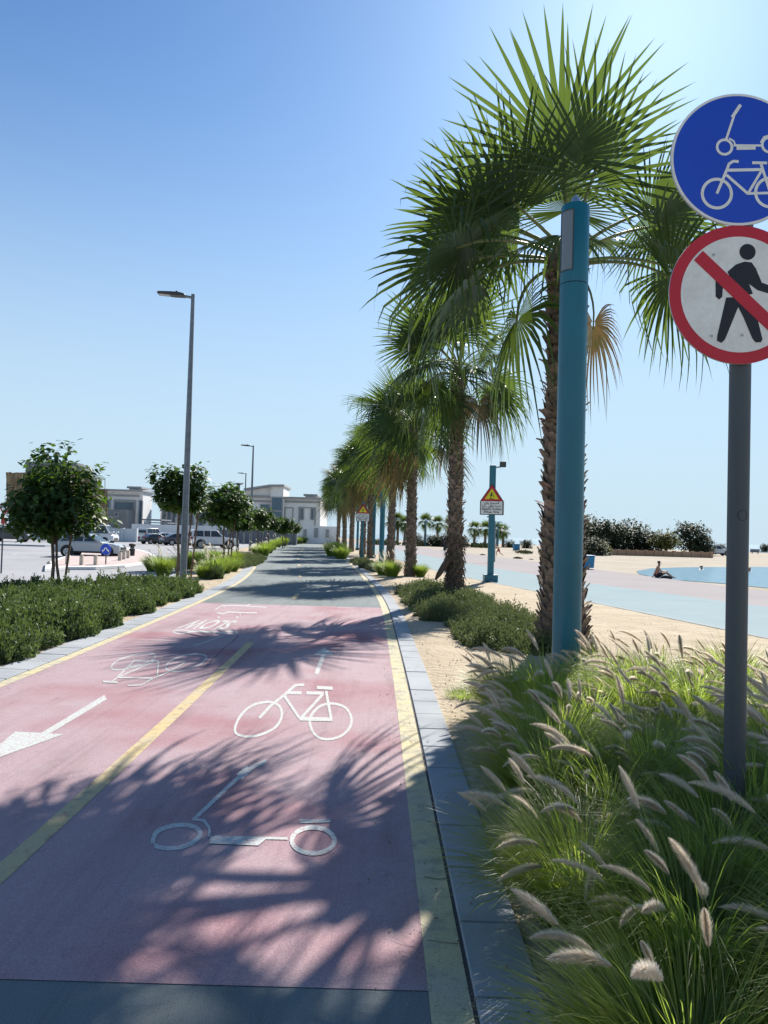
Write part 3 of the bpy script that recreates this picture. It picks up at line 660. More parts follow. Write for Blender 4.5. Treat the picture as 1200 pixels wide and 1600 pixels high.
def plume_mesh(seed, L=.22, H_=.95, lean=.5, nbr=900, rad=.032, bw=.0011, stemr=.0017):
    rs = np.random.default_rng(seed)
    # stem curve leaning to -X (wind) ; plume occupies its last part
    n = 26; P = [Vector((0,0,0))]; tot = H_+L; 
    for i in range(n):
        u = (i+1)/n; th = .12 + lean*1.9*u**2.2; P.append(P[-1]+Vector((-math.sin(th), rs.normal(0,.02), math.cos(th)))*tot/n)
    mb = MB(); mb.tube(P, [stemr]*(n+1), 4, 1, cap=False)
    i0 = int(n*(1-L/tot)); core = P[i0:]; m_ = len(core)
    prof = lambda u: math.sin(math.pi*min(1, .05+u*.95))**.7*(1.05-.45*u)
    mb.tube(core, [max(.001, rad*.16*prof(j/(m_-1))) for j in range(m_)], 7, 0)
    C = np.array([tuple(p) for p in core]); u = rs.uniform(0,1,nbr); idx = u*(m_-1); i1 = np.minimum(idx.astype(int), m_-2); fr = (idx-i1)[:,None]
    pos = C[i1]*(1-fr)+C[i1+1]*fr; T = C[i1+1]-C[i1]; T /= np.linalg.norm(T,axis=1)[:,None]
    rd = rs.normal(0,1,(nbr,3)); rd -= T*(rd*T).sum(1)[:,None]; rd /= np.linalg.norm(rd,axis=1)[:,None]
    pr = np.array([prof(x) for x in u])[:,None]; ln = rad*pr*rs.uniform(.45,1.5,(nbr,1))
    tip = pos + rd*ln + T*ln*rs.uniform(.7,1.7,(nbr,1)); sd = np.cross(rd, T)*bw; b = pos+rd*ln*.15
    V = np.stack([b-sd, b+sd, tip], 1).reshape(-1,3); off = len(mb.v)
    F3 = np.arange(len(V)).reshape(-1,3)+off; F4 = np.array([f for f in mb.f if len(f)==4]); mi4 = [m for f, m in zip(mb.f, mb.m) if len(f)==4]
    return fast_mesh('plume', np.concatenate([np.array(mb.v), V]), [F4, F3], [plume_m, stem_m], mi=mi4+[0]*len(F3))
PL = [plume_mesh(60, .27, .85, .62, 2600, .030), plume_mesh(61, .22, .80, .45, 2200, .027), plume_mesh(62, .32, .80, .8, 2900, .029), plume_mesh(63, .20, .9, .3, 2000, .026), plume_mesh(64, .30, .7, .95, 2600, .027), plume_mesh(65, .24, .75, .7, 2300, .031), plume_mesh(66, .26, .8, 1.15, 2400, .026)]
PLF = [plume_mesh(70, .28, .85, .3, 60, .05, .006, .005), plume_mesh(71, .25, .9, .5, 60, .05, .006, .005)]
def grass(x, y, label, s=1.0, npl=8, meshes=GC, plumes=PL, group='fountain grass clumps beside the kerb', seed=0, rz=None, cat='ornamental grass'):
    rs = random.Random(seed*13+int(x*100)+int(y*31))
    e = empty('fountain_grass', (x, y, 0), 0, label, cat, group)
    b = link('blades', rs.choice(meshes), e); b.rotation_euler = (0,0,rs.uniform(-.9,.9)); b.scale = (s, s, s*rs.uniform(.9,1.1))
    for k in range(npl):
        a = rs.uniform(0, 6.28); q = rs.uniform(0, .2)*s
        p = link('plume', rs.choice(plumes), e, (q*math.cos(a), q*math.sin(a), 0)); p.rotation_euler = (rs.gauss(0,.16), rs.gauss(0,.2)-.05, rs.gauss(0,.65)); z = rs.uniform(.72, 1.2)*s; p.scale = (z, z, z)
    return e
lab = {'kerb': 'feathery green fountain grass leaning over the near right kerb', 'post': 'lush green fountain grass massed around the foot of the grey sign post',
       'col': 'fountain grass with pale plumes in front of the turquoise column', 'back': 'fountain grass with beige plumes at the sandy back edge of the bed',
       'front': 'bright fountain grass in the bottom right corner nearest the camera'}
gl = []
ygr = 2.55; row = 0
while ygr < 9.4:
    x0 = (1.09 if ygr < 5.5 else 1.09+(ygr-5.5)*.11); x1 = min(.52*ygr+.9, 4.6)
    x = x0 + (row % 2)*.3
    while x <= x1:
        X, Y = x+random.uniform(-.12,.12), ygr+random.uniform(-.15,.15)
        k = 'front' if Y < 3.6 and X > 1.5 else 'kerb' if X < x0+.55 and Y < 6.8 else 'col' if Y > 6.8 and X < 2.7 else 'back' if Y > 7 else 'post'
        gl.append((X, Y, k)); x += .74
    ygr += .70; row += 1
for i, (X, Y, k) in enumerate(gl):
    if (Vector((X, Y))-Vector((2.15, 9.0))).length < .35: continue
    if (Vector((X, Y))-Vector((2.0, 4.3))).length < .2: continue
    dens = 5 if Y < 3.2 else 12 if Y < 4.6 else 15 if Y < 6.5 else 17
    grass(X, Y, lab[k], random.uniform(.76, .95) if k in ('front','post') else random.uniform(.70,.88), dens if k != 'kerb' else dens+3, seed=i)
grass(.43, 34.3, 'bright yellow-green grass clump at the foot of the third palm', 1.0, 7, GCY, PLF, 'grass clumps along the path', 1)
grass(.05, 35.6, 'pale plumed grass behind the bright clump by the third palm', 1.05, 10, GCY, PLF, 'grass clumps along the path', 2)
grass(1.75, 35.2, 'small bright grass tuft just right of the third palm trunk', .8, 2, GCY, PLF, 'grass clumps along the path', 3)
for i, (px, py, s) in enumerate(((520,869,1.5),(527,865,1.6),(533,873,1.3),(519,863,1.6))):
    g = G(px, py); grass(g.x, g.y, 'yellow-green plumed grass by the right kerb near the bend', s, 4, GCF, PLF, 'grass clumps along the path', 20+i)
k = 0
for px, py, s in ((238,892,1.),(255,900,1.05),(318,905,.75),(335,902,1.15),(350,896,1.1),(362,893,1.1),(318,893,1.2),(300,889,1.2),(340,888,1.2),(283,892,1.1),(330,884,1.2),(365,884,1.1)):
    g = G(px, py); grass(g.x, g.y, 'bright yellow-green fountain grass in the left bed behind the street lamp', s, 5, GCY, PLF, 'bright grass in the left bed', 40+k); k += 1
for px, py, s in ((412,868,1.2),(418,864,1.3),(424,859,1.4),(410,862,1.2),(402,866,1.1),(432,855,1.5),(442,852.5,1.6),(452,851,1.6),(462,850,1.8),(472,849,1.8),(482,848.5,1.9),(492,848,1.9),(502,848,1.9),(512,848,1.9)):
    g = G(px, py); grass(g.x, g.y, 'yellow-green grass along the outer kerb where the path bends', s, 2, GCF, PLF, 'grass on the outside of the bend', 60+k); k += 1
g = G(330,905); sb = link('shrub', SH[1], None, (g.x, g.y, 0)); sb.scale = (.75,.75,1.5); tag(sb, 'small dark rounded shrub in front of the bright grass, left bed', 'shrub')

# ------------------------------------------------------------------ broad-leaf street trees
BLV = np.array([(0,0,0),(.30,.28,.04),(.34,.55,.05),(0,1.05,-.06),(-.34,.55,.05),(-.30,.28,.04),(0,.3,-.03),(0,.62,-.04)])
BLF = np.array([(0,1,2,7),(0,7,4,5),(7,2,3,4)])
def tree_crown(seed, rx, rz, nsh=150, leaf=.17, mt=tree_m, per=17):
    rs = np.random.default_rng(seed); global rng; rng = rs
    d = rs.normal(0,1,(nsh,3)); d /= np.linalg.norm(d,axis=1)[:,None]; q = rs.uniform(.15,1,(nsh,1))**.45
    c = d*q*np.array([rx,rx,rz]); lump = 1+.26*np.sin(3*np.arctan2(d[:,1],d[:,0])+seed)+.18*np.sin(5*d[:,2]+seed*2); c *= lump[:,None]
    c[:,2] = np.where(c[:,2] < -.55*rz, -.55*rz+(c[:,2]+.55*rz)*.3, c[:,2])
    pos = np.repeat(c, per, 0) + rs.normal(0,.13*rx/1.2,(nsh*per,3)); N = len(pos)
    out = pos/np.array([rx,rx,rz]); az = np.arctan2(out[:,1], out[:,0]) + rs.normal(0,.7,N)
    Rm = rotmats(N, tilt=rs.normal(.35,.55,N), az=az, spin=-np.pi/2+rs.normal(0,.6,N))
    V, F = scatter(BLV, BLF, pos, Rm, rs.uniform(.6,1.15,N)*leaf)
    br = MB()
    for k in range(0, nsh, 7): br.tube([(0,0,-rz*.95), tuple(c[k]*.45+np.array([0,0,-.2*rz])), tuple(c[k]*.95)], [.03,.018,.006], 5)
    return fast_mesh('crown', V, F, mt), br
CR = [tree_crown(80, 1.3, 1.35, 330, .23), tree_crown(81, 1.0, .98, 230, .21), tree_crown(82, 1.1, 1.0, 230, .21)]
def street_tree(x, y, cv, s, cz, label, stakes=((.25,0),), group='staked broad-leaf trees in the left bed', two=False):
    e = empty('street_tree', (x, y, 0), 0, label, 'tree', group)
    c = link('crown', CR[cv][0], e, (0,0,cz)); c.scale = (s,s,s); c.rotation_euler = (0,0,x)
    rz = (1.25,.95,1.0)[cv]*s
    t = MB(); t.tube([(0,0,0),(.03,0,cz*.3),(-.03,.02,cz*.55),(.0,0,cz-rz*.9),(0,0,cz-.2)], [.06,.05,.045,.04,.025], 8)
    if two: t.tube([(.16,0,0),(.2,0,.35),(.12,0,.8),(.08,0,cz-rz*.7)], [.05,.045,.04,.03], 8)
    t.build('trunk', trunk_m, e, smooth=True)
    b = CR[cv][1]; bm = MB(); bm.v = [(v[0]*s, v[1]*s, v[2]*s+cz) for v in b.v]; bm.f = list(b.f); bm.m = list(b.m); bm.build('branches', trunk_m, e)
    for sx, sy in stakes:
        k = MB(); k.tube([(sx,sy-.1,0),(sx+.22*(1 if sx > 0 else -1)*1.0,sy-.1,cz*.9)], [.035,.032], 6); k.build('stake', stake_m, e)
    return e
def xt(px, Y): return W(px, 830, Y).x
street_tree(xt(84,21.8)+.0, 21.8, 0, .9, 2.50, 'large-leaved round tree nearest the camera, left edge behind the hedge', ((.38,0),), two=True)
street_tree(xt(279,27), 27, 1, .86, 3.2, 'slim staked tree just behind the nearest tall street lamp', ((.28,0),(.5,0)))
street_tree(xt(350,37), 37, 2, 1.08, 3.05, 'round staked tree between the white off-roader and the lamp posts', ((.2,0),(.35,0)))
street_tree(xt(372,47), 47, 1, .75, 2.5, 'small dark tree partly hidden behind the round staked tree', ())
street_tree(xt(403,63), 63, 1, 1.0, 2.8, 'small round tree right of the second tall street lamp', ((.2,0),))
street_tree(xt(420,70), 70, 2, .85, 2.7, 'small tree close behind the one right of the second lamp', ())
street_tree(xt(442,86), 86, 1, .98, 2.5, 'dark round tree in front of the white villa, left of the smallest one', ((.2,0),))
street_tree(xt(460,104), 104, 2, .8, 2.4, 'smallest and farthest round tree in front of the white villa wall', ())
# background trees across the beach
FT = [tree_crown(90, 3.0, 2.1, 260, .42, fartree_m, 14), tree_crown(91, 2.6, 2.4, 240, .40, fartree_m, 14)]
fty = M('olive_tree_leaf', (.14,.15,.03), .7, trans=.3, island=.3)
FT.append(tree_crown(92, 2.2, 1.7, 200, .4, fty, 14))
def far_tree(px, Y, topy, s, cv, label, group='trees behind the tan beach wall'):
    e = empty('beach_tree', (W(px, 850, Y).x, Y, -.03), 0, label, 'tree', group)
    top = W(px, topy, Y).z; rz = (2.1,2.4,1.7)[cv]*s; cz = max(top-rz, rz*.6)
    c = link('crown', FT[cv][0], e, (0,0,cz)); c.scale = (s,s,s); c.rotation_euler = (0,0,px)
    t = MB(); t.tube([(0,0,0),(.2,0,cz*.5),(0,0,cz)], [.22,.16,.08], 7); t.tube([(0,0,cz*.3),(.8*s,0,cz*.9),(1.3*s,.3,cz+.5*s)], [.12,.07,.03], 6); t.tube([(0,0,cz*.35),(-.9*s,0,cz),(-1.3*s,.3,cz+.5*s)], [.12,.07,.03], 6)
    t.build('trunk', trunk_m, e, smooth=True); return e
for i, (px, Y, ty, s, cv, l) in enumerate(((895,112,812,1.0,0,'bushy tree just right of the thick turquoise column'),(922,118,812,1.05,0,'leftmost wide tree clear of the turquoise column'),(955,118,813,1.15,1,'second wide grey-green tree, above the left end of the tan wall'),
        (985,122,819,1.1,0,'middle low tree above the tan wall'),(1015,118,829,.95,1,'dark low tree left of the olive-yellow one'),(1040,114,831,.8,2,'olive-yellow bushy tree above the tan wall'),
        (1078,122,815,1.0,1,'airy tree near the right end of the tan wall, taller than its neighbours'),(1096,122,838,.7,0,'low tree at the right end of the tan wall'))):
    far_tree(px, Y, ty, s, cv, l)
far_tree(938, 103, 853, .62, 2, 'low rounded green bush at the left end of the tan wall'); far_tree(925, 100, 849, .6, 0, 'dark bush beside the turquoise column at the beach edge')
far_tree(1125, 150, 849, .5, 1, 'tiny lone tree right of the tan wall beside a parked white vehicle', 'tiny trees on the horizon'); far_tree(1196, 220, 862, .6, 1, 'tiny tree at the right edge behind the grey post', 'tiny trees on the horizon')
far_tree(823, 150, 850, .45, 1, 'tiny tree on the horizon left of the low green hedge', 'tiny trees on the horizon'); far_tree(797, 155, 850, .4, 0, 'tiny round tree beside the warning sign post on the horizon', 'tiny trees on the horizon')
for i, px in enumerate((648, 676, 692, 720)): far_tree(px, 140, 836, .55, i % 2, f'small round tree among the distant palms, {ORD[i]} from the left', 'small round trees among the distant palms')
FB = [shrub_mesh(95, 2.2, 1.1, 2600, .25, M('far_hedge', (.12,.15,.05), .7, island=.3)), shrub_mesh(96, 2.2, 1.0, 2600, .25, MATS['far_hedge'])]
a, b = W(812,856,95), W(850,856,95)
bed('hedge', [(a.x,94),(b.x+.8,94),(b.x+.8,97),(a.x,97)], 2.2, FB, 'low yellow-green hedge on the beach left of the nearest palm trunk', 'hedge', (.55,.65))
bed('hedge', [(-3,138),(18,138),(18,142),(-3,142)], 3.0, FB, 'low green hedge line under the distant palms', 'hedge', (.7,.95))
bed('hedge', [(-40,122),(-22,116),(-13,118),(-13,122),(-22,120),(-40,126)], 2.6, FB, 'low shrub line in front of the white boundary wall', 'hedge', (.5,.7))

# ------------------------------------------------------------------ light columns, posts, lamps
def light_column(x, y, h, r, label, group='turquoise light columns'):
    e = empty('light_column', (x, y, 0), 0, label, 'light column', group)
    n = 40; mb = MB(); mb.tube([(0,0,0),(0,0,h-.95)], r, n); mb.build('shaft', teal, e, smooth=True)
    mb = MB(); mb.tube([(0,0,h-.94),(0,0,h-.90),(0,0,h-.02),(0,0,h)], [r*.985,r*1.0,r*1.0,r*.93], n); mb.build('lamp_head', teal, e, smooth=True)
    # lens window wrapped on the camera-left side
    mb = MB(); P = []
    for k in range(11):
        a = R_(190+k*6.0); P.append((a))
    vs = [(r*1.012*math.cos(a), r*1.012*math.sin(a), h-.80) for a in P] + [(r*1.012*math.cos(a), r*1.012*math.sin(a), h-.10) for a in P]
    mb.add(vs, [(i, i+1, 12+i, 11+i) for i in range(10)]); mb.build('lens', lensm, e, smooth=True)
    mb = MB()
    for zz in (h-.805, h-.095): mb.tube([(r*1.02*math.cos(a), r*1.02*math.sin(a), zz) for a in P], .006, 6)
    for a in (P[0], P[-1]): mb.tube([(r*1.02*math.cos(a), r*1.02*math.sin(a), h-.805),(r*1.02*math.cos(a), r*1.02*math.sin(a), h-.095)], .006, 6)
    mb.build('lens_frame', darkp, e)
    mb = MB(); mb.tube([(0,0,h),(0,0,h+.03),(0,0,h+.10),(0,0,h+.14)], [r*.42,r*.42,r*.26,.005], 20); mb.build('cap', steel, e, smooth=True)
    mb = MB(); a0 = R_(262); T = lambda a, b, c: Vector(((r*1.004+c)*math.cos(a0+a/r), (r*1.004+c)*math.sin(a0+a/r), b))
    mb.ribbon([(-.06,h-.99),(.06,h-.99),(.06,h-.90),(-.06,h-.90)], .004, T, 0, closed=True); mb.build('hatch', darkp, e)
    return e
light_column(2.17, 9.0, 5.85, .165, 'thick turquoise light column standing in the grass, nearest the camera')
light_column(xt(597,50), 50, 5.9, .165, 'second turquoise light column, seen between distant palm trunks')
light_column(xt(551,92), 92, 5.9, .165, 'farthest turquoise light column at the end of the palm row')

def sign_post(x, y, h, topz, rot, label, w=.16, tw=.92, scene_kind=True):
    e = empty('warning_sign_post', (x, y, 0), 0, label, 'sign post')
    mb = MB(); mb.box((0,0,h/2), (w,w,h)); mb.build('post', teal, e, bevel=.015)
    mb = MB(); mb.box((0,0,.16), (w*2.3,w*2.3,.3)); mb.build('base_box', teal, e, bevel=.01)
    sg = empty('sign_box', (0,0,0), rot); sg.parent = e
    T = lambda a, b, c: Vector((a, -.16-c, b)); th = tw*.75; pz = topz-th; ph = .56
    mb = MB(); o = tw/2
    mb.prism([(-o-.04,pz-ph-.03),(o+.04,pz-ph-.03),(o+.04,pz),(0,topz+.05),(-o-.04,pz)], lambda a,b,c: Vector((a,.12-c,b)), .272); mb.build('sign_case', darkp, sg)
    mb = MB(); mb.prism([(-o,pz-ph),(o,pz-ph),(o,pz-.01),(-o,pz-.01)], T, .004); mb.build('text_plate', s_white, sg)
    mb = MB(); mb.prism([(-o,pz),(o,pz),(0,topz)], T, .004); mb.build('triangle', s_red, sg)
    mb = MB(); c = pz+th*.34; k = .66; mb.prism([(-o*k,c+(pz-c)*k),(o*k,c+(pz-c)*k),(0,c+(topz-c)*k)], lambda a,b,c_: T(a,b,c_+.005), .003)
    mb.build('triangle_field', s_yel, sg)
    mb = MB(); T2 = lambda a, b, c_: T(a*tw, c+b*tw, .012+c_)
    mb.disc(-.02,.125,.028,T2,.0,16); mb.ribbon([(.0,.09),(-.03,-.01)],.055,T2,.0005); mb.ribbon([(-.03,-.0),(-.06,-.12)],.03,T2,.001); mb.ribbon([(-.02,.0),(.06,.0),(.09,-.06)],.03,T2,.0015)
    mb.ribbon([(0,.08),(.07,.11)],.02,T2,.002); mb.ribbon([(0,.07),(-.08,.03),(-.10,-.02)],.02,T2,.0025); mb.ribbon([(-.11,-.15),(.10,-.15)],.022,T2,.003)
    mb.build('falling_figure', s_black, sg)
    mb = MB()
    lines = ['\ufed6\ufedf\ufeaf \ufea2\ufec4\ufeb4\ufedf\ufe8d', '\ufe8e\ufe92\ufec3\ufead \ufee5\ufeee\ufedc\ufef3 \ufe8e\ufee3\ufeaa\ufee8\ufecb', 'Slippery Surface', 'When Wet']
    for i, tx in enumerate(lines):
        V, Fs = text_mesh(tx, .145)
        if not V: continue
        mw = max(abs(v.x) for v in V); kx = min(1, tw*.46/mw)
        mb.add([T(v.x*kx, v.y*.95 + pz-.085-.13*i, .007) for v in V], [tuple(reversed(f)) for f in Fs])
    mb.build('lettering', s_black, sg)
    return e
def fix(o): return o
sp = sign_post(xt(766,33.0)+.05, 33.0, 5.0, W(766,758,33).z, R_(-14), 'turquoise post with yellow falling-figure triangle above a white text plate', .25, .92)
fl = MB(); fl.tube([(0,0,4.9),(.35,0,4.95)], .03, 8); fl.box((.42,-.05,5.05), (.26,.16,.24)); fl.build('floodlight', darkp, sp, bevel=.01)
sign_post(xt(566.5,58), 58, 4.3, W(567,788,58).z, 0, 'second yellow warning triangle, small, in front of a palm trunk far along the path', .16, .92)
def teal_post(px, Y, h, label):
    e = empty('turquoise_post', (xt(px,Y), Y, 0), 0, label, 'post', 'square turquoise posts')
    mb = MB(); mb.box((0,0,h/2), (.26,.26,h)); mb.build('post', teal, e, bevel=.02)
    mb = MB(); mb.box((0,0,.15), (.42,.42,.28)); mb.build('base_box', teal, e, bevel=.01)
    mb = MB(); mb.tube([(0,0,h-.1),(.35,0,h-.05)], .03, 8); mb.box((.42,-.05,h+.05), (.26,.16,.24)); mb.build('floodlight', darkp, e)
teal_post(584, 60, 5.0, 'square turquoise post left of the second light column')
teal_post(559, 88, 5.0, 'square turquoise post far away among the palm trunks')
for i, px in enumerate((617, 665, 778)):
    e = empty('distant_lamp_post', (xt(px,138), 138, 0), 0, f'thin turquoise lamp post among the distant palms, {ORD[i]} from the left', 'lamp post', 'distant lamp posts')
    mb = MB(); mb.tube([(0,0,0),(0,0,4.6)], .13, 8); mb.build('pole', teal, e)
    mb = MB(); mb.box((0,0,4.7), (1.5,.4,.12)); mb.build('lamp_head', teal, e)
# thin grey shower/lamp pole right of the sign post
e = empty('curved_lamp_pole', (xt(773.5,60), 60, 0), 0, 'thin grey curved pole just behind the warning sign post', 'lamp pole')
mb = MB(); mb.tube([(0,0,0),(0,0,2.9),(-.06,0,3.3),(-.25,0,3.55),(-.5,0,3.55)], [.07,.05,.045,.04,.04], 8); mb.build('pole', galv, e, smooth=True)
mb = MB(); mb.box((-.55,0,3.5), (.2,.12,.1)); mb.build('head', galv, e)

def street_lamp(x, y, h, label, s=1):
    e = empty('street_lamp', (x, y, 0), 0, label, 'street lamp', 'tall grey street lamps')
    mb = MB(); mb.tube([(0,0,0),(0,0,h*.5),(0,0,h)], [.115*s,.095*s,.06*s], 10); mb.build('pole', galv, e, smooth=True)
    mb = MB(); mb.tube([(0,0,0),(0,0,.04)], .2, 12); mb.build('base_plate', galv, e)
    mb = MB(); mb.tube([(.02,0,h-.12),(-.30,0,h-.06)], [.05,.04], 8); mb.build('arm', galv, e, smooth=True)
    mb = MB(); T = lambda a, b, c: Vector((-a, -.17+c, h-.06+b))
    mb.prism([(.25,-.03),(.25,.04),(.45,.09),(.7,.10),(1.1,.10),(1.15,.07),(1.15,.03),(.6,-.02)], T, .34); mb.build('lamp_head', darkp, e, bevel=.02)
    mb = MB(); mb.add([Vector((-a, c, h-.06+b)) for a, b, c in ((.74,-.012,-.13),(1.1,.020,-.13),(1.1,.020,.13),(.74,-.012,.13))], [(0,1,2,3)]); mb.build('lens', lensm, e)
    mb = MB(); mb.tube([(-.55,0,h+.02),(-.55,0,h+.10)], .03, 8); mb.build('sensor', darkp, e)
    return e
street_lamp(xt(288.6,25), 25, 9.6, 'nearest tall grey street lamp rising from the left hedge')
street_lamp(xt(391.5,71), 71, 9.8, 'second tall grey street lamp, farther along the left side', 1.1)
street_lamp(xt(381.3,107), 107, 9.9, 'third, farthest grey street lamp, left of the second one', 1.2)
e = empty('solar_sign_post', (xt(371,48), 48, 0), 0, 'grey post with a solar panel on top and a round sign seen from behind', 'sign post')
mb = MB(); mb.tube([(0,0,0),(0,0,4.75)], .07, 10); mb.build('post', galv, e, smooth=True)
mb = MB(); mb.box((0,0,4.82), (.5,.45,.03), rot=Matrix.Rotation(R_(14),3,'X')); mb.build('solar_panel', darkp, e)
mb = MB(); mb.box((.19,0,4.18), (.26,.2,.42)); mb.build('control_box', blackpl, e, bevel=.01)
mb = MB(); mb.tube([(.3,.09,2.95),(.3,.11,2.95)], .34, 28); mb.build('sign_back', greyp, e)
# blue keep-left/right disc on the island
g = G(165,885); e = empty('keep_side_sign', (g.x, g.y, .1), 0, 'round blue sign with two white arrows on a short post, on the island', 'road sign')
mb = MB(); mb.tube([(0,0,0),(0,0,.75)], .03, 8); mb.build('post', darkp, e)
mb = MB(); mb.tube([(0,-.05,.72),(0,-.07,.72)], .26, 28); mb.build('disc', s_blue, e)
mb = MB(); T = lambda a, b, c: Vector((a, -.072-c, .70+b))
for sg in (-1, 1): mb.ribbon([(sg*.02,.10),(sg*.09,-.04)], .055, T, .001); mb.add([T(sg*.05,-.02,.002), T(sg*.17,-.0,.002), T(sg*.15,-.13,.002)], [(0,1,2)])
mb.build('arrows', s_white, e)
# give way sign
e = empty('give_way_sign', (xt(4.5,29.5), 29.5, 0), 0, 'red and white give way triangle on a grey post, left edge', 'road sign')
mb = MB(); mb.tube([(0,0,0),(0,0,2.7)], .03, 8); mb.build('post', greyp, e)
T = lambda a, b, c: Vector((a+.05, -.05-c, b))
mb = MB(); mb.prism([(0,2.18),(.27,2.66),(-.27,2.66)], T, .01); mb.build('triangle', s_red, e)
mb = MB(); mb.prism([(0,2.28),(.17,2.60),(-.17,2.60)], lambda a,b,c: T(a,b,c+.012), .003); mb.build('triangle_field', s_white, e)
mb = MB(); mb.prism([(-.11,1.9),(.11,1.9),(.11,2.14),(-.11,2.14)], T, .01); mb.build('lower_plate', s_red, e)

# ------------------------------------------------------------------ near sign post (right)
SX, SY = W(1149, 1100, 4.3).x, 4.3
sp = empty('road_sign', (SX, SY, 0), 0, 'grey post at the right edge carrying a blue cycle disc above a red no-walking disc', 'road sign')
topz = W(1155, 170, 4.3).z
mb = MB(); mb.tube([(0,0,0),(0,0,topz-.06)], .0575, 28); mb.build('post', greyp, sp, smooth=True)
zb = W(1155, 249, 4.21).z; zr = W(1155, 460, 4.21).z; xo = 0
Rb, Rr2 = .372, .387
for nm, zc, rad in (('blue_disc', zb, Rb), ('red_disc', zr, Rr2)):
    xo = W(1153, 249, 4.21).x - SX if nm == 'blue_disc' else W(1155, 460, 4.21).x - SX
    mb = MB(); mb.tube([(xo,-.075,zc),(xo,-.088,zc)], rad, 72); d = mb.build(nm, alu, sp); 
    T = lambda a, b, c, zc=zc, xo=xo: Vector((xo+a, -.0885-c, zc+b))
    mb = MB(); mb.disc(0,0,rad,T,.0005,72,0)
    if nm == 'blue_disc': mb.build('white_rim', s_white, d); mb = MB(); mb.disc(0,0,rad*.962,T,.0015,72); mb.build('blue_field', s_blue, d)
    else: mb.build('red_border', s_red, d); mb = MB(); mb.disc(0,0,rad*.835,T,.0015,72); mb.build('white_field', s_white, d)
    if nm == 'blue_disc':
        sc_ = Rb/308; U = lambda x, y: ((x-578)*sc_, (441-y)*sc_)
        mb = MB()
        mb.ring(*U(515,386), 28*sc_, 40*sc_, T, .003); mb.ribbon([U(522,350),U(556,240)], 11*sc_, T, .0031); mb.ribbon([U(548,246),U(586,186)], 15*sc_, T, .0032)
        mb.ribbon([U(535,345),U(556,356),U(566,378)], 8*sc_, T, .0033); mb.ribbon([U(556,377),U(690,374)], 10*sc_, T, .0034); mb.ribbon([U(570,388),U(658,384)], 20*sc_, T, .0035)
        mb.ring(*U(722,370), 28*sc_, 40*sc_, T, .0036); mb.ribbon([U(680,362),U(695,335),U(720,325),U(752,340)], 8*sc_, T, .0037)
        mb.build('scooter_symbol', s_white, d)
        mb = MB()
        mb.ring(*U(483,604), 60*sc_, 74*sc_, T, .003); mb.ring(*U(728,592), 60*sc_, 74*sc_, T, .0031)
        for k, (st, w_) in enumerate((([(483,604),(527,492),(537,464),(556,451),(581,452)],13), ([(527,494),(690,486)],14), ([(526,516),(625,600)],13), ([(625,602),(692,482)],12), ([(622,600),(728,594)],12), ([(728,592),(684,462)],13), ([(643,456),(712,455)],13))):
            mb.ribbon([U(*p) for p in st], w_*sc_, T, .0032+.0001*k)
        mb.build('bicycle_symbol', s_white, d)
    else:
        sc_ = Rr2/320; U = lambda x, y: ((x-578)*sc_, (1067-y)*sc_)
        mb = MB(); mb.disc(*U(613,870), 37*sc_, T, .003, 32)
        mb.add([T(*U(*p), .0031) for p in ((522,965),(560,930),(600,915),(632,918),(652,945),(680,1010),(770,1040),(835,1062),(828,1085),(755,1072),(660,1045),(622,1018),(640,1062),(600,1075),(525,1058),(540,1000))], [tuple(range(16))])
        mb.add([T(*U(*p), .0032) for p in ((468,975),(505,990),(500,1080),(486,1094),(470,1080))], [(0,1,2,3,4)])
        mb.add([T(*U(*p), .0033) for p in ((518,1084),(600,1076),(572,1130),(516,1276),(500,1293),(479,1284),(480,1262))], [tuple(range(7))])
        mb.add([T(*U(*p), .0034) for p in ((560,1100),(612,1076),(650,1128),(687,1272),(680,1285),(655,1286),(640,1268),(600,1175))], [tuple(range(8))])
        mb.build('walking_figure', s_black, d)
        mb = MB(); mb.ribbon([U(388,893),U(768,1241)], 60*sc_, T, .0045); mb.build('diagonal_bar', s_red, d)
        mb = MB()
        for p in ((457,888),(454,1263),(593,1255)): mb = MB(); mb.disc(*U(*p), 7*sc_, T, .005, 14); mb.build('rivet', alu, d)
mb = MB()
for zc in (zb, zr): 
    for dz in (-.2, .2): mb.box((xo/2, -.045, zc+dz), (.14,.06,.035))
mb.build('brackets', alu, sp)
zs = W(1155, 805, 4.24).z; mb = MB(); T = lambda a, b, c: Vector(((.0579+c)*math.sin(a/.0575), -(.0579+c)*math.cos(a/.0575), zs+b))
mb.ring(0,0,.026,.030,T,.0002,24)
for k in range(4): mb.ribbon([(-.018,-.014+.009*k),(.018,-.014+.009*k)], .004, T, .0002)
mb.build('maker_stamp', s_black, sp)

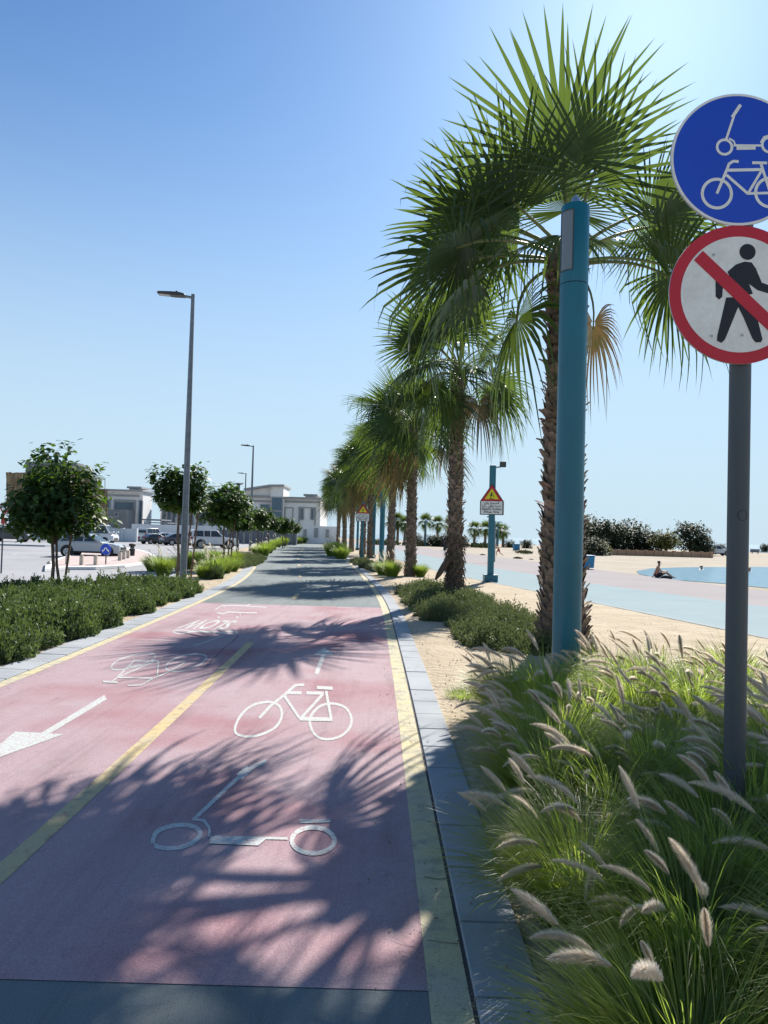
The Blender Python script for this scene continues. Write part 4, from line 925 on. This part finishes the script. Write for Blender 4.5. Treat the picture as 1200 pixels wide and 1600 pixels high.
# ------------------------------------------------------------------ cars
paint = {}
def cpaint(nm, c): return M('paint_'+nm, c, .3, coat=.6, spec=.5)
CARK = {
 'suv': dict(L=4.25, W=1.8, body=[(-2.1,.30),(-2.12,.62),(-2.02,.95),(-1.95,1.02),(.75,.98),(1.75,.88),(2.08,.70),(2.12,.45),(2.05,.26)], roof=[(-1.95,1.0),(-1.62,1.42),(-1.2,1.52),(.05,1.50),(.95,.97)], wheels=(-1.28,1.32), r=.34),
 'offroad': dict(L=4.9, W=1.95, body=[(-2.4,.45),(-2.42,.80),(-2.38,1.12),(1.05,1.14),(2.2,1.05),(2.42,.85),(2.44,.55),(2.35,.40)], roof=[(-2.38,1.12),(-2.25,1.75),(-2.0,1.86),(.2,1.86),(.95,1.13)], wheels=(-1.45,1.45), r=.40),
 'sedan': dict(L=4.7, W=1.8, body=[(-2.3,.30),(-2.33,.65),(-2.25,.92),(-1.5,.98),(.8,.92),(1.9,.80),(2.3,.62),(2.33,.40),(2.25,.25)], roof=[(-1.85,.95),(-1.05,1.38),(-.5,1.44),(.1,1.42),(1.0,.92)], wheels=(-1.38,1.42), r=.32),
 'van': dict(L=4.9, W=1.9, body=[(-2.4,.40),(-2.42,1.2),(1.6,1.15),(2.3,1.05),(2.42,.8),(2.4,.38)], roof=[(-2.4,1.18),(-2.36,2.0),(-2.25,2.08),(1.3,2.08),(1.55,1.98),(2.15,1.1)], wheels=(-1.5,1.5), r=.34),
}
def car(x, y, rz, kind, c, label, s=1.0, z=0):
    K = CARK[kind]; e = empty('parked_car' if kind != 'van' else 'parked_van', (x, y, z), rz, label, 'van' if kind == 'van' else 'car', 'vehicles parked in the car park'); e.scale = (s,s,s)
    Wd = K['W']; hw = Wd/2; pm = cpaint(c[0], c[1]); B = K['body']; Rf = K['roof']
    mb = MB(); zt = max(p[1] for p in B)
    def yb(zz, k=1): return hw*(1-.05*max(0,(zz-.75)/.5)-.06*max(0,(.4-zz)/.3))
    n = len(B); vs = [Vector((a, -yb(b), b)) for a, b in B]+[Vector((a, -hw*.55, b+.015)) for a, b in B]+[Vector((a, hw*.55, b+.015)) for a, b in B]+[Vector((a, yb(b), b)) for a, b in B]
    fs = [tuple(range(n)), tuple(reversed(range(3*n, 4*n)))]
    for q in range(3): fs += [(q*n+(i+1)%n, q*n+i, (q+1)*n+i, (q+1)*n+(i+1)%n) for i in range(n)]
    mb.add(vs, fs); mb.build('body', pm, e, bevel=.05, smooth=True)
    # greenhouse
    z0 = min(p[1] for p in Rf); z1 = max(p[1] for p in Rf)
    def yg(zz): return hw*(.94-.16*(zz-z0)/(z1-z0))
    n = len(Rf); mb = MB(); vs = [Vector((a,-yg(b),b)) for a,b in Rf]+[Vector((a,yg(b),b)) for a,b in Rf]
    mb.add(vs, [tuple(range(n)), tuple(reversed(range(n,2*n)))]+[((i+1)%n,i,n+i,n+(i+1)%n) for i in range(n)]); mb.build('cabin', pm, e, bevel=.04, smooth=True)
    # windows
    xr, xf = Rf[0][0], Rf[-1][0]
    def roofx(zz, rear):
        pts = Rf if rear else Rf[::-1]
        for (a, b), (c_, d) in zip(pts, pts[1:]):
            if b <= zz <= d and d > b: return a+(c_-a)*(zz-b)/(d-b)
        return pts[-1][0]
    zl, zh = z0+.07, z1-.10; cuts = [roofx(zl,1)+.16, (xr+xf)/2-.42*(1 if kind != 'sedan' else .6), (xr+xf)/2+.25, roofx(zl,0)-.17]
    for i in range(3 if kind != 'sedan' else 3):
        a, b = cuts[i]+.04, cuts[i+1]-.04
        ah = max(a, roofx(zh,1)+.16) if i == 0 else a; bh = min(b, roofx(zh,0)-.13) if i == 2 else b
        if bh-ah < .05: continue
        for sg in (-1, 1):
            mb = MB(); P = [Vector((a,sg*(yg(zl)+.008),zl)),Vector((b,sg*(yg(zl)+.008),zl)),Vector((bh,sg*(yg(zh)+.008),zh)),Vector((ah,sg*(yg(zh)+.008),zh))]
            mb.add(P if sg < 0 else P[::-1], [(0,1,2,3)]); mb.build('side_window', cglass, e)
    for nm, rear in (('rear_window', 1), ('windscreen', 0)):
        d = -1 if rear else 1; mb = MB(); a, b = roofx(zl,rear)+d*.012, roofx(zh,rear)+d*.012; w0, w1 = yg(zl)*.88, yg(zh)*.88
        P = [Vector((a,-w0,zl+.01)),Vector((a,w0,zl+.01)),Vector((b,w1,zh+.01)),Vector((b,-w1,zh+.01))]; mb.add(P if not rear else P[::-1], [(0,1,2,3)]); mb.build(nm, cglass, e)
    r = K['r']
    for wx in K['wheels']:
        for sg in (-1, 1):
            mb = MB(); mb.tube([(wx,sg*(hw-.12),r*1.12),(wx,sg*(hw+.008),r*1.12)], r*1.22, 24); mb.build('wheel_arch', blackpl, e)
            w = MB(); w.tube([(wx,sg*(hw-.22),r),(wx,sg*(hw+.02),r)], r, 24); wo_ = w.build('wheel', tyre, e)
            w = MB(); w.tube([(wx,sg*(hw+.012),r),(wx,sg*(hw+.028),r)], r*.66, 20); w.build('rim', rimm, wo_)
            w = MB()
            for k in range(5):
                a = k*1.2566+.3; w.tube([(wx+r*.32*math.cos(a),sg*(hw+.027),r+r*.32*math.sin(a)),(wx+r*.32*math.cos(a),sg*(hw+.031),r+r*.32*math.sin(a))], r*.13, 8)
            w.build('rim_openings', blackpl, wo_)
    xb = B[0][0]; xfm = max(p[0] for p in B); lz = K['body'][1][1]+.12
    for sg in (-1, 1):
        mb = MB(); mb.box((xb+.06, sg*(hw-.2), lz+.12), (.2,.36,.2)); mb.build('tail_light', redl, e, bevel=.02)
        mb = MB(); mb.box((xfm-.14, sg*(hw-.24), lz+.02 if kind != 'offroad' else .85), (.24,.40,.15)); mb.build('headlight', heal, e, bevel=.02)
        mb = MB(); mb.box((xf-.12, sg*(hw+.08), z0+.1), (.14,.2,.13)); mb.build('mirror', pm, e, bevel=.03)
    mb = MB(); mb.box((xb-.0,0,.40), (.14,Wd*.86,.2)); mb.box((xfm-.02,0,.38), (.14,Wd*.86,.2)); mb.bb((-1.2,-hw-.005,.28),(1.2,hw+.005,.40)); mb.build('lower_trim', blackpl, e, bevel=.02)
    mb = MB(); mb.box((xfm+.0,0,.62), (.06,1.0,.16)); mb.build('grille', blackpl, e)
    mb = MB(); mb.box((xb-.04,0,.78), (.03,.5,.12)); mb.build('number_plate', s_white, e)
    return e
def cpos(px, py): g = G(px, py); return g.x, g.y
silver = ('silver', (.42,.46,.47)); white = ('white', (.72,.72,.72)); black = ('black', (.03,.035,.045)); dblue = ('dark_blue', (.05,.06,.09))
x, y = cpos(142, 870); car(x, y, R_(3), 'suv', silver, 'silver-green crossover parked side-on behind the large-leaved tree', .93)
x, y = cpos(146, 850); car(x, y, R_(0), 'van', white, 'white van mostly hidden behind the silver crossover', 1.0)
x, y = cpos(332, 857); car(x, y, R_(28), 'offroad', white, 'white boxy off-roader right of the nearest street lamp pole', 1.0)
x, y = cpos(238, 846); car(x, y, R_(68), 'offroad', silver, 'silver-white off-roader seen from behind, farther back near the hoarding', 1.0)
x, y = cpos(281, 852); car(x, y, R_(38), 'sedan', dblue, 'dark blue saloon just left of the nearest lamp pole', .95)
x, y = cpos(262, 850); car(x, y, R_(38), 'sedan', white, 'white saloon between two dark cars', .95)
x, y = cpos(243, 850); car(x, y, R_(50), 'sedan', black, 'black saloon at the left end of the row, beside the white saloon', .85)
x, y = cpos(15, 846); car(x, y, R_(10), 'suv', black, 'dark car half hidden behind the give way sign', 1.0)
x, y = cpos(213, 843); car(x, y, R_(70), 'sedan', dblue, 'small dark car at the far left by the grey hoarding', .9)

# bin, bollards
g = G(206, 871); e = empty('litter_bin', (g.x, g.y, 0), 0, 'black litter bin standing at the tip of the traffic island', 'litter bin')
mb = MB(); mb.tube([(0,0,0),(0,0,.05),(0,0,.06),(0,0,.55)], [.2,.2,.16,.18], 18); mb.build('body', blackpl, e, smooth=True)
mb = MB(); mb.tube([(0,0,.56),(0,0,.70)], [.12,.12], 12); mb.build('neck', darkp, e, smooth=True)
mb = MB(); mb.tube([(0,0,.70),(0,0,.76),(0,0,.84),(0,0,.88)], [.19,.21,.21,.16], 18); mb.build('lid', blackpl, e, smooth=True)
BL = ['leftmost of six','second from the left','third, beside the blue arrow sign','fourth from left, right of blue arrow sign','fifth from the left','rightmost, next to the black bin']
for i, (px, py) in enumerate(((105,885),(127,886.5),(149,886.5),(187,879),(193.5,877),(200,875))):
    g = G(px, py); mb = MB(); s = .9 if i < 3 else 1.0
    mb.box((0,0,.22), (.17*s,.17*s,.44)); mb.box((0,0,.455), (.13*s,.13*s,.03)); o = mb.build('stone_bollard', stone, bevel=.015); o.location = (g.x, g.y, .09 if i < 6 else 0); tag(o, 'pale square stone bollard on the island, '+BL[i], 'bollard', 'stone bollards on the traffic island')
g = G(76, 886); mb = MB(); mb.tube([(0,0,0),(0,0,.08),(0,0,.2),(.03,0,.28)], [.11,.13,.09,.03], 7); o = mb.build('rock', stone); o.location = (g.x, g.y, -.01); tag(o, 'small grey stone lying on the tarmac left of the bollards', 'stone')

# ------------------------------------------------------------------ buildings
def wbox(mb, x0, y0, x1, y1, Y, dep, out=0, mi=0):
    a = W(x0, (y0+y1)/2, Y); b = W(x1, (y0+y1)/2, Y); xm = (x0+x1)/2; t = W(xm, y0, Y).z; bt = W(xm, y1, Y).z
    mb.bb((a.x, Y-out, bt), (b.x, Y+dep, t), mi); return mb
def wb(name, mt, e, rects, Y, dep, out=0):
    mb = MB()
    for r in rects: wbox(mb, *r, Y, dep, out)
    return mb.build(name, mt, e, world=True)
def window(e, x0, y0, x1, y1, Y, frame=True, fm=None, out=.02):
    f = MB(); a = 1.6; 
    for r in ((x0-a,y0-a,x1+a,y0),(x0-a,y1,x1+a,y1+a),(x0-a,y0,x0,y1),(x1,y0,x1+a,y1)): wbox(f, *r, Y, .1, .18)
    fr = f.build('window', fm or villa_c, e, world=True)
    g = MB(); wbox(g, x0, y0, x1, y1, Y, .05, out+.04); go = g.build('pane', glass_b, None); go.parent = fr
    l = e.location; me = go.data
    for v in me.vertices: v.co = (v.co.x-l.x, v.co.y-l.y, v.co.z-l.z)
    return fr
# villa on the right
Y = 150; e = empty('villa', (W(440,850,Y).x, Y, 0), 0, 'white two-storey villa with grey cornices behind the small trees, centre left', 'house')
wb('wall', villa_w, e, [(392,777,500,852)], Y, 18)
wb('tower', villa_w, e, [(424.5,760,444,780)], Y, 8, 1.2); wb('tower', villa_w, e, [(424.5,780,444,852)], Y, 1, 1.2)
wb('cornice', villa_c, e, [(388,774.5,426,777.5),(442.5,777,502,779.5)], Y, 18.5, 1.0); wb('band', villa_c, e, [(392,782,424,784.5),(444,783,500,785.8)], Y, .2, .35)
mb = MB(); a = W(384,764,Y); b = W(446,758,Y); c = W(384,767,Y); d = W(446,761,Y); k = W(424,758,Y); k2 = W(424,761,Y)
mb.prism([(a.x,a.z),(c.x,c.z),(k2.x,k2.z),(d.x,d.z),(b.x,b.z),(k.x,k.z)], lambda p, q, r: Vector((p, Y-2.2+r, q)), 12); mb.build('roof', villa_c, e, world=True)
mb = MB(); a1 = W(384,767,Y); k1 = W(424,761,Y); bt = W(384,777,Y); mb.prism([(a1.x,a1.z),(a1.x,bt.z),(k1.x,bt.z),(k1.x,k1.z)], lambda p, q, r: Vector((p, Y-.4+r, q)), 9); mb.build('upper_wall', villa_w, e, world=True)
wb('roof_plate', villa_c, e, [(474,772,496,774.5)], Y+4, 6); wb('penthouse', villa_w, e, [(477,774,494,779)], Y+5, 4)
for r in ((408,789,420,797),(425.5,778,440.5,797)): window(e, *r, Y-1.22 if r[0] > 424 else Y)
window(e, 426, 800, 440, 808, Y-1.22)
for r in ((446,794,457,818),(468,794,492,822)):
    f = MB(); a = 1.4
    for q in ((r[0]-a,r[1]-a,r[2]+a,r[1]),(r[0]-a,r[1],r[0],r[3]),(r[2],r[1],r[2]+a,r[3])): wbox(f, *q, Y, .1, .25)
    f.build('panel_frame', villa_c, e, world=True)
for r in ((470.5,795,473.5,811),(486.5,795,489.5,811)): window(e, *r, Y)
# lower wing behind the trees
Y = 158; e = empty('villa', (W(320,850,Y).x, Y, 0), 0, 'low white villa wing with tall dark windows behind the first lamp pole', 'house')
wb('wall', villa_w, e, [(250,790,386,850)], Y, 12); wb('cornice', villa_c, e, [(247,787.5,388,790.5)], Y, 12.5, .8)
for x0 in (254,262,270,280,296,312,328,342,356,370): window(e, x0, 797, x0+5, 821, Y)
# villa on the left
Y = 150; e = empty('villa', (W(195,850,Y).x, Y, 0), 0, 'white villa with a wide dark blue window, left of the hoarding', 'house')
wb('wall', villa_w, e, [(160,769,222,845)], Y, 6); wb('cornice', villa_c, e, [(155,765,226,767.5)], Y, 7, 1.2); wb('band', villa_c, e, [(160,773,218,775.5)], Y, .2, .35)
wb('parapet', villa_w, e, [(158,767,224,770)], Y, 6.4, .5)
wb('roof_plate', villa_c, e, [(198,760,221,763)], Y+3, 6); wb('penthouse', villa_w, e, [(202,762,216,767)], Y+4, 4)
window(e, 181, 785, 209, 801, Y); window(e, 168, 782, 171, 797, Y); window(e, 218, 783, 221.5, 821, Y); wb('annex', gconc, e, [(165,796,200,825)], Y-4, 3.5); window(e, 180, 801.5, 184.5, 806, Y-4)
f = MB()
for q in ((178,781,212,782.3),(178,782.3,179.4,822),(210.8,782.3,212,822)): wbox(f, *q, Y, .1, .3)
f.build('panel_frame', villa_c, e, world=True)
# unfinished building wrapped in hessian
Y = 120; e = empty('unfinished_building', (W(80,850,Y).x, Y, 0), 0, 'unfinished grey concrete building wrapped in tan hessian behind the left tree', 'building')
wb('tower', gconc, e, [(40,722,120,742),(60,728,132,760)], Y+3, 3); wb('wall', gconc, e, [(14,745,150,845)], Y+1, 2)
mb = MB(); rs = random.Random(3)
def drape(x0, y0, x1, y1, Yd):
    nx, nz = 26, 10; vs = []
    for j in range(nz+1):
        for i in range(nx+1):
            p = W(x0+(x1-x0)*i/nx, y0+(y1-y0)*j/nz+(rs.uniform(-.8,.8) if j == 0 else 0), Yd); vs.append((p.x, p.y+.25*math.sin(i*1.3+j*.2)+rs.uniform(-.1,.1), p.z))
    mb.add(vs, [(j*(nx+1)+i, (j+1)*(nx+1)+i, (j+1)*(nx+1)+i+1, j*(nx+1)+i+1) for j in range(nz) for i in range(nx)])
drape(9, 738, 62, 800, Y); drape(62, 742, 140, 800, Y); drape(140, 764, 168, 822, Y-2)
mb.build('hessian_wrap', hess, e, world=True)
mb = MB()
for px in (136, 143): a = W(px, 735, Y); b = W(px, 845, Y); mb.tube([b, a], .06, 6)
for py in (737, 745, 755): mb.tube([W(133,py,Y), W(145,py,Y)], .04, 6)
a = W(164, 747, Y-3); b = W(164, 845, Y-3); mb.tube([b, a], .05, 6); mb.build('scaffold_poles', darkp, e, world=True)
# walls and hoardings
def long_wall(name, x0, x1, yt, Y, mt, label, cat, posts=0, cap=None, thick=.3):
    a = W(x0, 840, Y); b = W(x1, 840, Y); z = W((x0+x1)/2, yt, Y).z; e = empty(name, ((a.x+b.x)/2, Y, 0), 0, label, cat)
    mb = MB(); mb.bb((a.x, Y, -.1), (b.x, Y+thick, z)); mb.build('panel', mt, e, world=True)
    if posts:
        for k in range(posts+1):
            x = a.x+(b.x-a.x)*k/posts; mb = MB(); mb.bb((x-.18, Y-.12, -.1), (x+.18, Y+thick+.12, z+.08)); mb.build('pier', cap or mt, e, world=True)
    return e
long_wall('hoarding', -40, 212, 823, 100, fence_m, 'pale grey site hoarding across the back of the car park', 'hoarding', 12)
lw = long_wall('boundary_wall', 205, 392, 821, 118, wall_w, 'low white boundary wall behind the parked cars', 'wall', 0)
long_wall('boundary_wall', 340, 462, 829, 112, wall_g, 'dark grey low wall behind the small trees', 'wall', 12)
lw = long_wall('boundary_wall', 462, 530, 822, 130, wall_w, 'white villa garden wall with grey panels at the far end of the path', 'wall', 0)
wb('panel_frame', villa_c, lw, [(474,827,479,838),(491,825,497,840),(509,827,514,840)], 130, .1, .12)
e = empty('carport', (W(238,820,125).x, 125, 0), 0, 'flat dark carport roof seen between the two villas', 'carport')
wb('roof', wall_g, e, [(221,811,252,813)], 125, 6); wb('roof', wall_g, e, [(232,816,262,817.5)], 123, 6); wb('post', wall_g, e, [(273,808,274.5,848),(224,812,225,848)], 124, .2)
# tan beach wall
e = long_wall('beach_wall', 953, 1112, 861, 104, wall_o, 'low tan beach wall in front of the trees across the sand', 'wall', 11, wall_o)
# billboard
e = empty('billboard', (W(1180,860,170).x, 170, 0), 0, 'tiny grey billboard on posts at the far right shore', 'billboard')
wb('board', wall_g, e, [(1173,858,1187,863)], 170, .3); wb('post', wall_g, e, [(1175,863,1176,868),(1184,863,1185,868)], 170, .2)
x, y = cpos(1120, 868); car(W(1120,868,125).x, 125, R_(0), 'offroad', white, 'tiny white vehicle parked beyond the tan beach wall', .9)
# dark skip/box car left end etc.
# blue beach bins
def beach_bin(px, py, s, label):
    g = G(px, py); e = empty('beach_bin', (g.x, g.y, 0), R_(12), label, 'bin', 'blue beach bins')
    mb = MB(); mb.prism([(-.34,.08),(.34,.08),(.40,.85),(-.40,.85)], lambda a,b,c: Vector((a*s,(-.32+c)*s,b*s)), .64); mb.build('body', bluep, e, bevel=.02)
    mb = MB(); mb.box((0,0,.88*s), (.88*s,.76*s,.06*s)); mb.build('lid', bluep, e, bevel=.01)
    mb = MB(); mb.tube([(-.3*s,.3*s,.08*s),(.3*s,.3*s,.08*s)], .08*s, 10); mb.build('wheels', blackpl, e)
beach_bin(917, 889, 1.0, 'blue bin beside the promenade, peeking out right of the turquoise column'); beach_bin(806.5, 860.5, 1.15, 'blue bin far off on the beach left of the low hedge')
g = G(695, 860); mb = MB(); mb.tube([(0,0,0),(0,0,.9),(0,0,1.5),(0,0,1.7)], [.22,.2,.26,.08], 10); o = mb.build('dark_bollard', cloth_k, smooth=True); o.location = (g.x, g.y, 0); tag(o, 'slim dark post on the promenade left of the second palm trunk', 'post')
for i, (px, py, l) in enumerate(((809, 872.5, 'dark piece of driftwood lying on the beach below the blue bin'), (754, 867, 'small dark debris left on the sand behind the sign post'), (830, 874, 'pale lump of sand and weed on the beach near the first palm'))):
    g = G(px, py); mb = MB(); mb.tube([(-.45,0,.05),(-.1,.05,.1),(.2,0,.08),(.5,.1,.04)], [.04,.10,.09,.03], 7); o = mb.build('driftwood', wood_d if i < 2 else stone, smooth=True); o.location = (g.x, g.y, -.03); o.scale = ((1,.7,.5)[i],)*3; tag(o, l, 'driftwood', 'debris on the beach')
# pebbles and litter: uncountable scatter near the kerb
PV = np.array([(1,0,0),(0,1,0),(-1,0,0),(0,-1,0),(0,0,.7),(0,0,-.7)]); PF = np.array([(0,1,4),(1,2,4),(2,3,4),(3,0,4),(1,0,5),(2,1,5),(3,2,5),(0,3,5)])
pos = []
rs = np.random.default_rng(5)
for k in range(1500):
    y = rs.uniform(3, 30)**1.0; u = rs.beta(1,2.5); x = RE(y)+.56+u*(PE(y)-RE(y)-.7); pos.append((x, y, .012+hs(x, y, .5)+.004))
for k in range(500):
    y = rs.uniform(8, 30); x = LE(y)-.6-rs.beta(1,3)*1.2; pos.append((x, y, .02))
rng = rs; V, F = scatter(PV, PF, np.array(pos), rotmats(len(pos)), rs.uniform(.003,.014,len(pos)))
o = link('pebbles', fast_mesh('pebbles', V, F, M('pebble', (.16,.12,.09), .9, island=.6))); tag(o, kind='stuff')
pos = [];
for k in range(900):
    y = rs.uniform(3, 26); x = (RE(y)+.5+abs(rs.normal(0,.16))) ; pos.append((x, y, .03))
for k in range(260): y = rs.uniform(3, 20); x = RE(y)+rs.uniform(-.3,.6); pos.append((x, y, .028 if x > RE(y)+.18 else .012))
V, F = scatter(LV, LF, np.array(pos), rotmats(len(pos), tilt=rs.normal(0,.3,len(pos))), rs.uniform(.012,.035,len(pos)))
o = link('leaf_litter', fast_mesh('leaf_litter', V, F, M('litter', (.24,.17,.10), .9, island=.6))); tag(o, kind='stuff')
gm_ = clump_mesh(99, 260, .22, (.06,.18), .004, 0, blade_y, 3)
for i, (px, py) in enumerate(((650,955),(655,945),(725,1090))):
    g = G(px, py); o = link('grass_tuft', gm_, None, (g.x, g.y, .01)); tag(o, ('small green weed tuft on the sand left of the shrubs','tiny weed tuft just behind another beside the right kerb','small weed tuft between the kerb and the tall grass')[i], 'weed', 'weeds on the sand')

pos = []
for k in range(6000):
    y = 2.2+rs.beta(1,2)*22; x = RE(y)+.17-abs(rs.normal(0,.14)) if rs.random() < .7 else LE(y)+abs(rs.normal(0,.2))-.1; pos.append((x, y, .006))
V, F = scatter(PV, PF, np.array(pos), rotmats(len(pos)), rs.uniform(.0015,.004,len(pos)))
o = link('sand_grains', fast_mesh('sand_grains', V, F, M('grain', (.42,.35,.25), .95, island=.3))); tag(o, kind='stuff')
# ------------------------------------------------------------------ people
def person(name, loc, rz, J, E, rad, label, head, look, hairp, short, scale=1.0, mt_short=cloth_r):
    e = empty(name, loc, rz, label, 'person'); e.scale = (scale,)*3
    me = bpy.data.meshes.new('body'); ks = list(J); me.from_pydata([J[k] for k in ks], [(ks.index(a), ks.index(b)) for a, b in E], []); me.materials.append(skin)
    o = link('body', me, e); md = o.modifiers.new('skin', 'SKIN'); md.use_smooth_shade = True
    for i, k in enumerate(ks): me.skin_vertices[0].data[i].radius = (rad[k],)*2 if not isinstance(rad[k], tuple) else rad[k]; me.skin_vertices[0].data[i].use_root = (k == 'pelvis')
    sb_ = o.modifiers.new('sub', 'SUBSURF'); sb_.levels = 2; sb_.render_levels = 2
    h = Vector(J['head']); lk = Vector(look).normalized()
    mb = MB(); 
    nl = 8
    pts = [h + Vector((0,0,.12)) - lk*.015 + Vector((0,0,-1))*.0]; 
    mb.tube([h+Vector((0,0,.115))-lk*.015, h+Vector((0,0,.10))-lk*.02, h+Vector((0,0,.06))-lk*.032, h+Vector((0,0,.0))-lk*.05, h+Vector((0,0,-.04))-lk*.06], [.02,.06,.088,.075,.04], 14); mb.build('hair', hair, e, smooth=True)
    mb = MB(); s_ = lk.cross(Vector((0,0,1))).normalized(); fc = h+lk*.092
    mb.add([fc+Vector((0,0,.03)), fc+s_*.016+Vector((0,0,-.02)), fc-s_*.016+Vector((0,0,-.02)), fc+lk*.03+Vector((0,0,-.015))], [(0,1,3),(0,3,2),(1,2,3)]); mb.build('nose', skin, e)
    mb = MB()
    for sg in (-1,1): mb.box(fc+s_*.035*sg+Vector((0,0,.03)), (.02,.02,.012))
    mb.box(fc+Vector((0,0,-.05)), (.04,.01,.01)); mb.build('face_features', hair, e)
    mb = MB(); 
    for seg in short: mb.tube([Vector(p[0]) for p in seg], [p[1] for p in seg], 14)
    mb.build('shorts', mt_short, e, smooth=True); return e
def hand(J, E, rad, w, nm, d):
    d = Vector(d).normalized(); w_ = Vector(J[w]); s_ = d.orthogonal().normalized(); pl = w_+d*.07; J[nm+'p'] = tuple(pl); E.append((w, nm+'p')); rad[nm+'p'] = .026
    for k in range(4):
        a = pl+d*.03+s_*(.021*(k-1.5)); b = a+d*(.05+.01*(1.5-abs(k-1.5))); J[f'{nm}a{k}'] = tuple(a); J[f'{nm}b{k}'] = tuple(b); rad[f'{nm}a{k}'] = .010; rad[f'{nm}b{k}'] = .008; E += [(nm+'p', f'{nm}a{k}'), (f'{nm}a{k}', f'{nm}b{k}')]
    t = w_+d*.05+s_*.04; J[nm+'t'] = tuple(t); rad[nm+'t'] = .010; E.append((nm+'p', nm+'t'))
# seated man (faces +X local): sits on the sand, knees bent, leaning on one arm
J = dict(pelvis=(0,0,.14), spine=(-.02,0,.30), chest=(.02,0,.50), neck=(.07,0,.66), head=(.11,0,.80), ls=(.03,.19,.58), le=(.18,.26,.36), lw=(.38,.18,.34), rs_=(.02,-.19,.58), re=(-.10,-.30,.36), rw=(-.20,-.30,.12),
         lh=(.05,.10,.12), lk=(.42,.16,.36), la=(.66,.14,.07), lt=(.80,.15,.04), rh=(.05,-.10,.12), rk=(.45,-.12,.30), ra=(.78,-.12,.06), rt=(.92,-.12,.04))
E = [('pelvis','spine'),('spine','chest'),('chest','neck'),('neck','head'),('chest','ls'),('ls','le'),('le','lw'),('chest','rs_'),('rs_','re'),('re','rw'),('pelvis','lh'),('lh','lk'),('lk','la'),('la','lt'),('pelvis','rh'),('rh','rk'),('rk','ra'),('ra','rt')]
rad = dict(pelvis=.14, spine=.13, chest=.15, neck=.06, head=.10, ls=.065, le=.045, lw=.032, rs_=.065, re=.045, rw=.032, lh=.10, lk=.065, la=.042, lt=.035, rh=.10, rk=.065, ra=.042, rt=.035)
hand(J, E, rad, 'lw', 'L', (1,-.1,.0)); hand(J, E, rad, 'rw', 'R', (-.5,-.2,-.8))
g = G(1027, 902)
person('person', (g.x, g.y, -.02), R_(-18), J, E, rad, 'shirtless person in dark shorts sitting on the beach at the lagoon edge', None, (1,.1,-.1), None,
       [[((-.10,0,.02),.13),((0,0,.12),.165),((-.01,0,.24),.15)], [((.0,.10,.12),.12),((.24,.13,.25),.10)], [((.0,-.10,.12),.12),((.26,-.11,.22),.10)]], 1.0, cloth_k)
mb = MB(); mb.tube([(-.3,0,.06),(-.1,0,.09),(.15,0,.08),(.3,0,.05)], [.06,.11,.10,.05], 10); o = mb.build('bag', cloth_k, smooth=True); g2 = G(1041, 903.5); o.location = (g2.x, g2.y, -.04); tag(o, 'dark bag lying on the sand beside the sitting person', 'bag')
# running / bending figure
J = dict(pelvis=(0,0,.86), spine=(.05,0,1.0), chest=(.16,0,1.17), neck=(.27,0,1.30), head=(.36,0,1.40), ls=(.20,.18,1.22), le=(.36,.22,1.02), lw=(.52,.18,1.10), rs_=(.18,-.18,1.22), re=(-.02,-.26,1.06), rw=(.05,-.28,.84),
         lh=(.02,.09,.82), lk=(.30,.10,.55), la=(.18,.10,.14), lt=(.32,.10,.05), rh=(-.02,-.09,.82), rk=(-.18,-.10,.46), ra=(-.50,-.10,.24), rt=(-.58,-.10,.10))
rad = dict(pelvis=.14, spine=.12, chest=.14, neck=.055, head=.10, ls=.06, le=.045, lw=.03, rs_=.06, re=.045, rw=.03, lh=.095, lk=.06, la=.04, lt=.03, rh=.095, rk=.06, ra=.04, rt=.03)
E = E[:18]; hand(J, E, rad, 'lw', 'L', (.6,0,.6)); hand(J, E, rad, 'rw', 'R', (.3,0,-.8))
g = G(779, 869.5)
person('person', (g.x, g.y, -.02), R_(170), J, E, rad, 'shirtless child in red shorts running bent forward across the beach', None, (1,0,-.3), None,
       [[((.03,0,.94),.15),((0,0,.80),.16)], [((.02,.09,.82),.11),((.18,.10,.66),.09)], [((-.02,-.09,.82),.11),((-.12,-.10,.62),.09)]], .80, cloth_r)
for i, (px, py) in enumerate(((1096, 889), (1171, 892))):
    g = G(px, py); e = empty('person', (g.x, g.y, -.03), 0, ('swimmer in the lagoon left of the grey post, only head above water', 'swimmer in the lagoon right of the grey post, only head above water')[i], 'person')
    mb = MB(); mb.tube([(0,0,-.1),(0,0,.0),(0,0,.03),(0,0,.09),(0,0,.17),(0,0,.25),(0,0,.28)], [.2,.2,.09,.06,.10,.09,.03], 12); mb.build('body', skin, e, smooth=True)
    mb = MB(); mb.tube([(0,.03,.14),(0,.02,.22),(0,.01,.285),(0,0,.30)], [.09,.108,.08,.02], 12); mb.build('hair', hair, e, smooth=True)
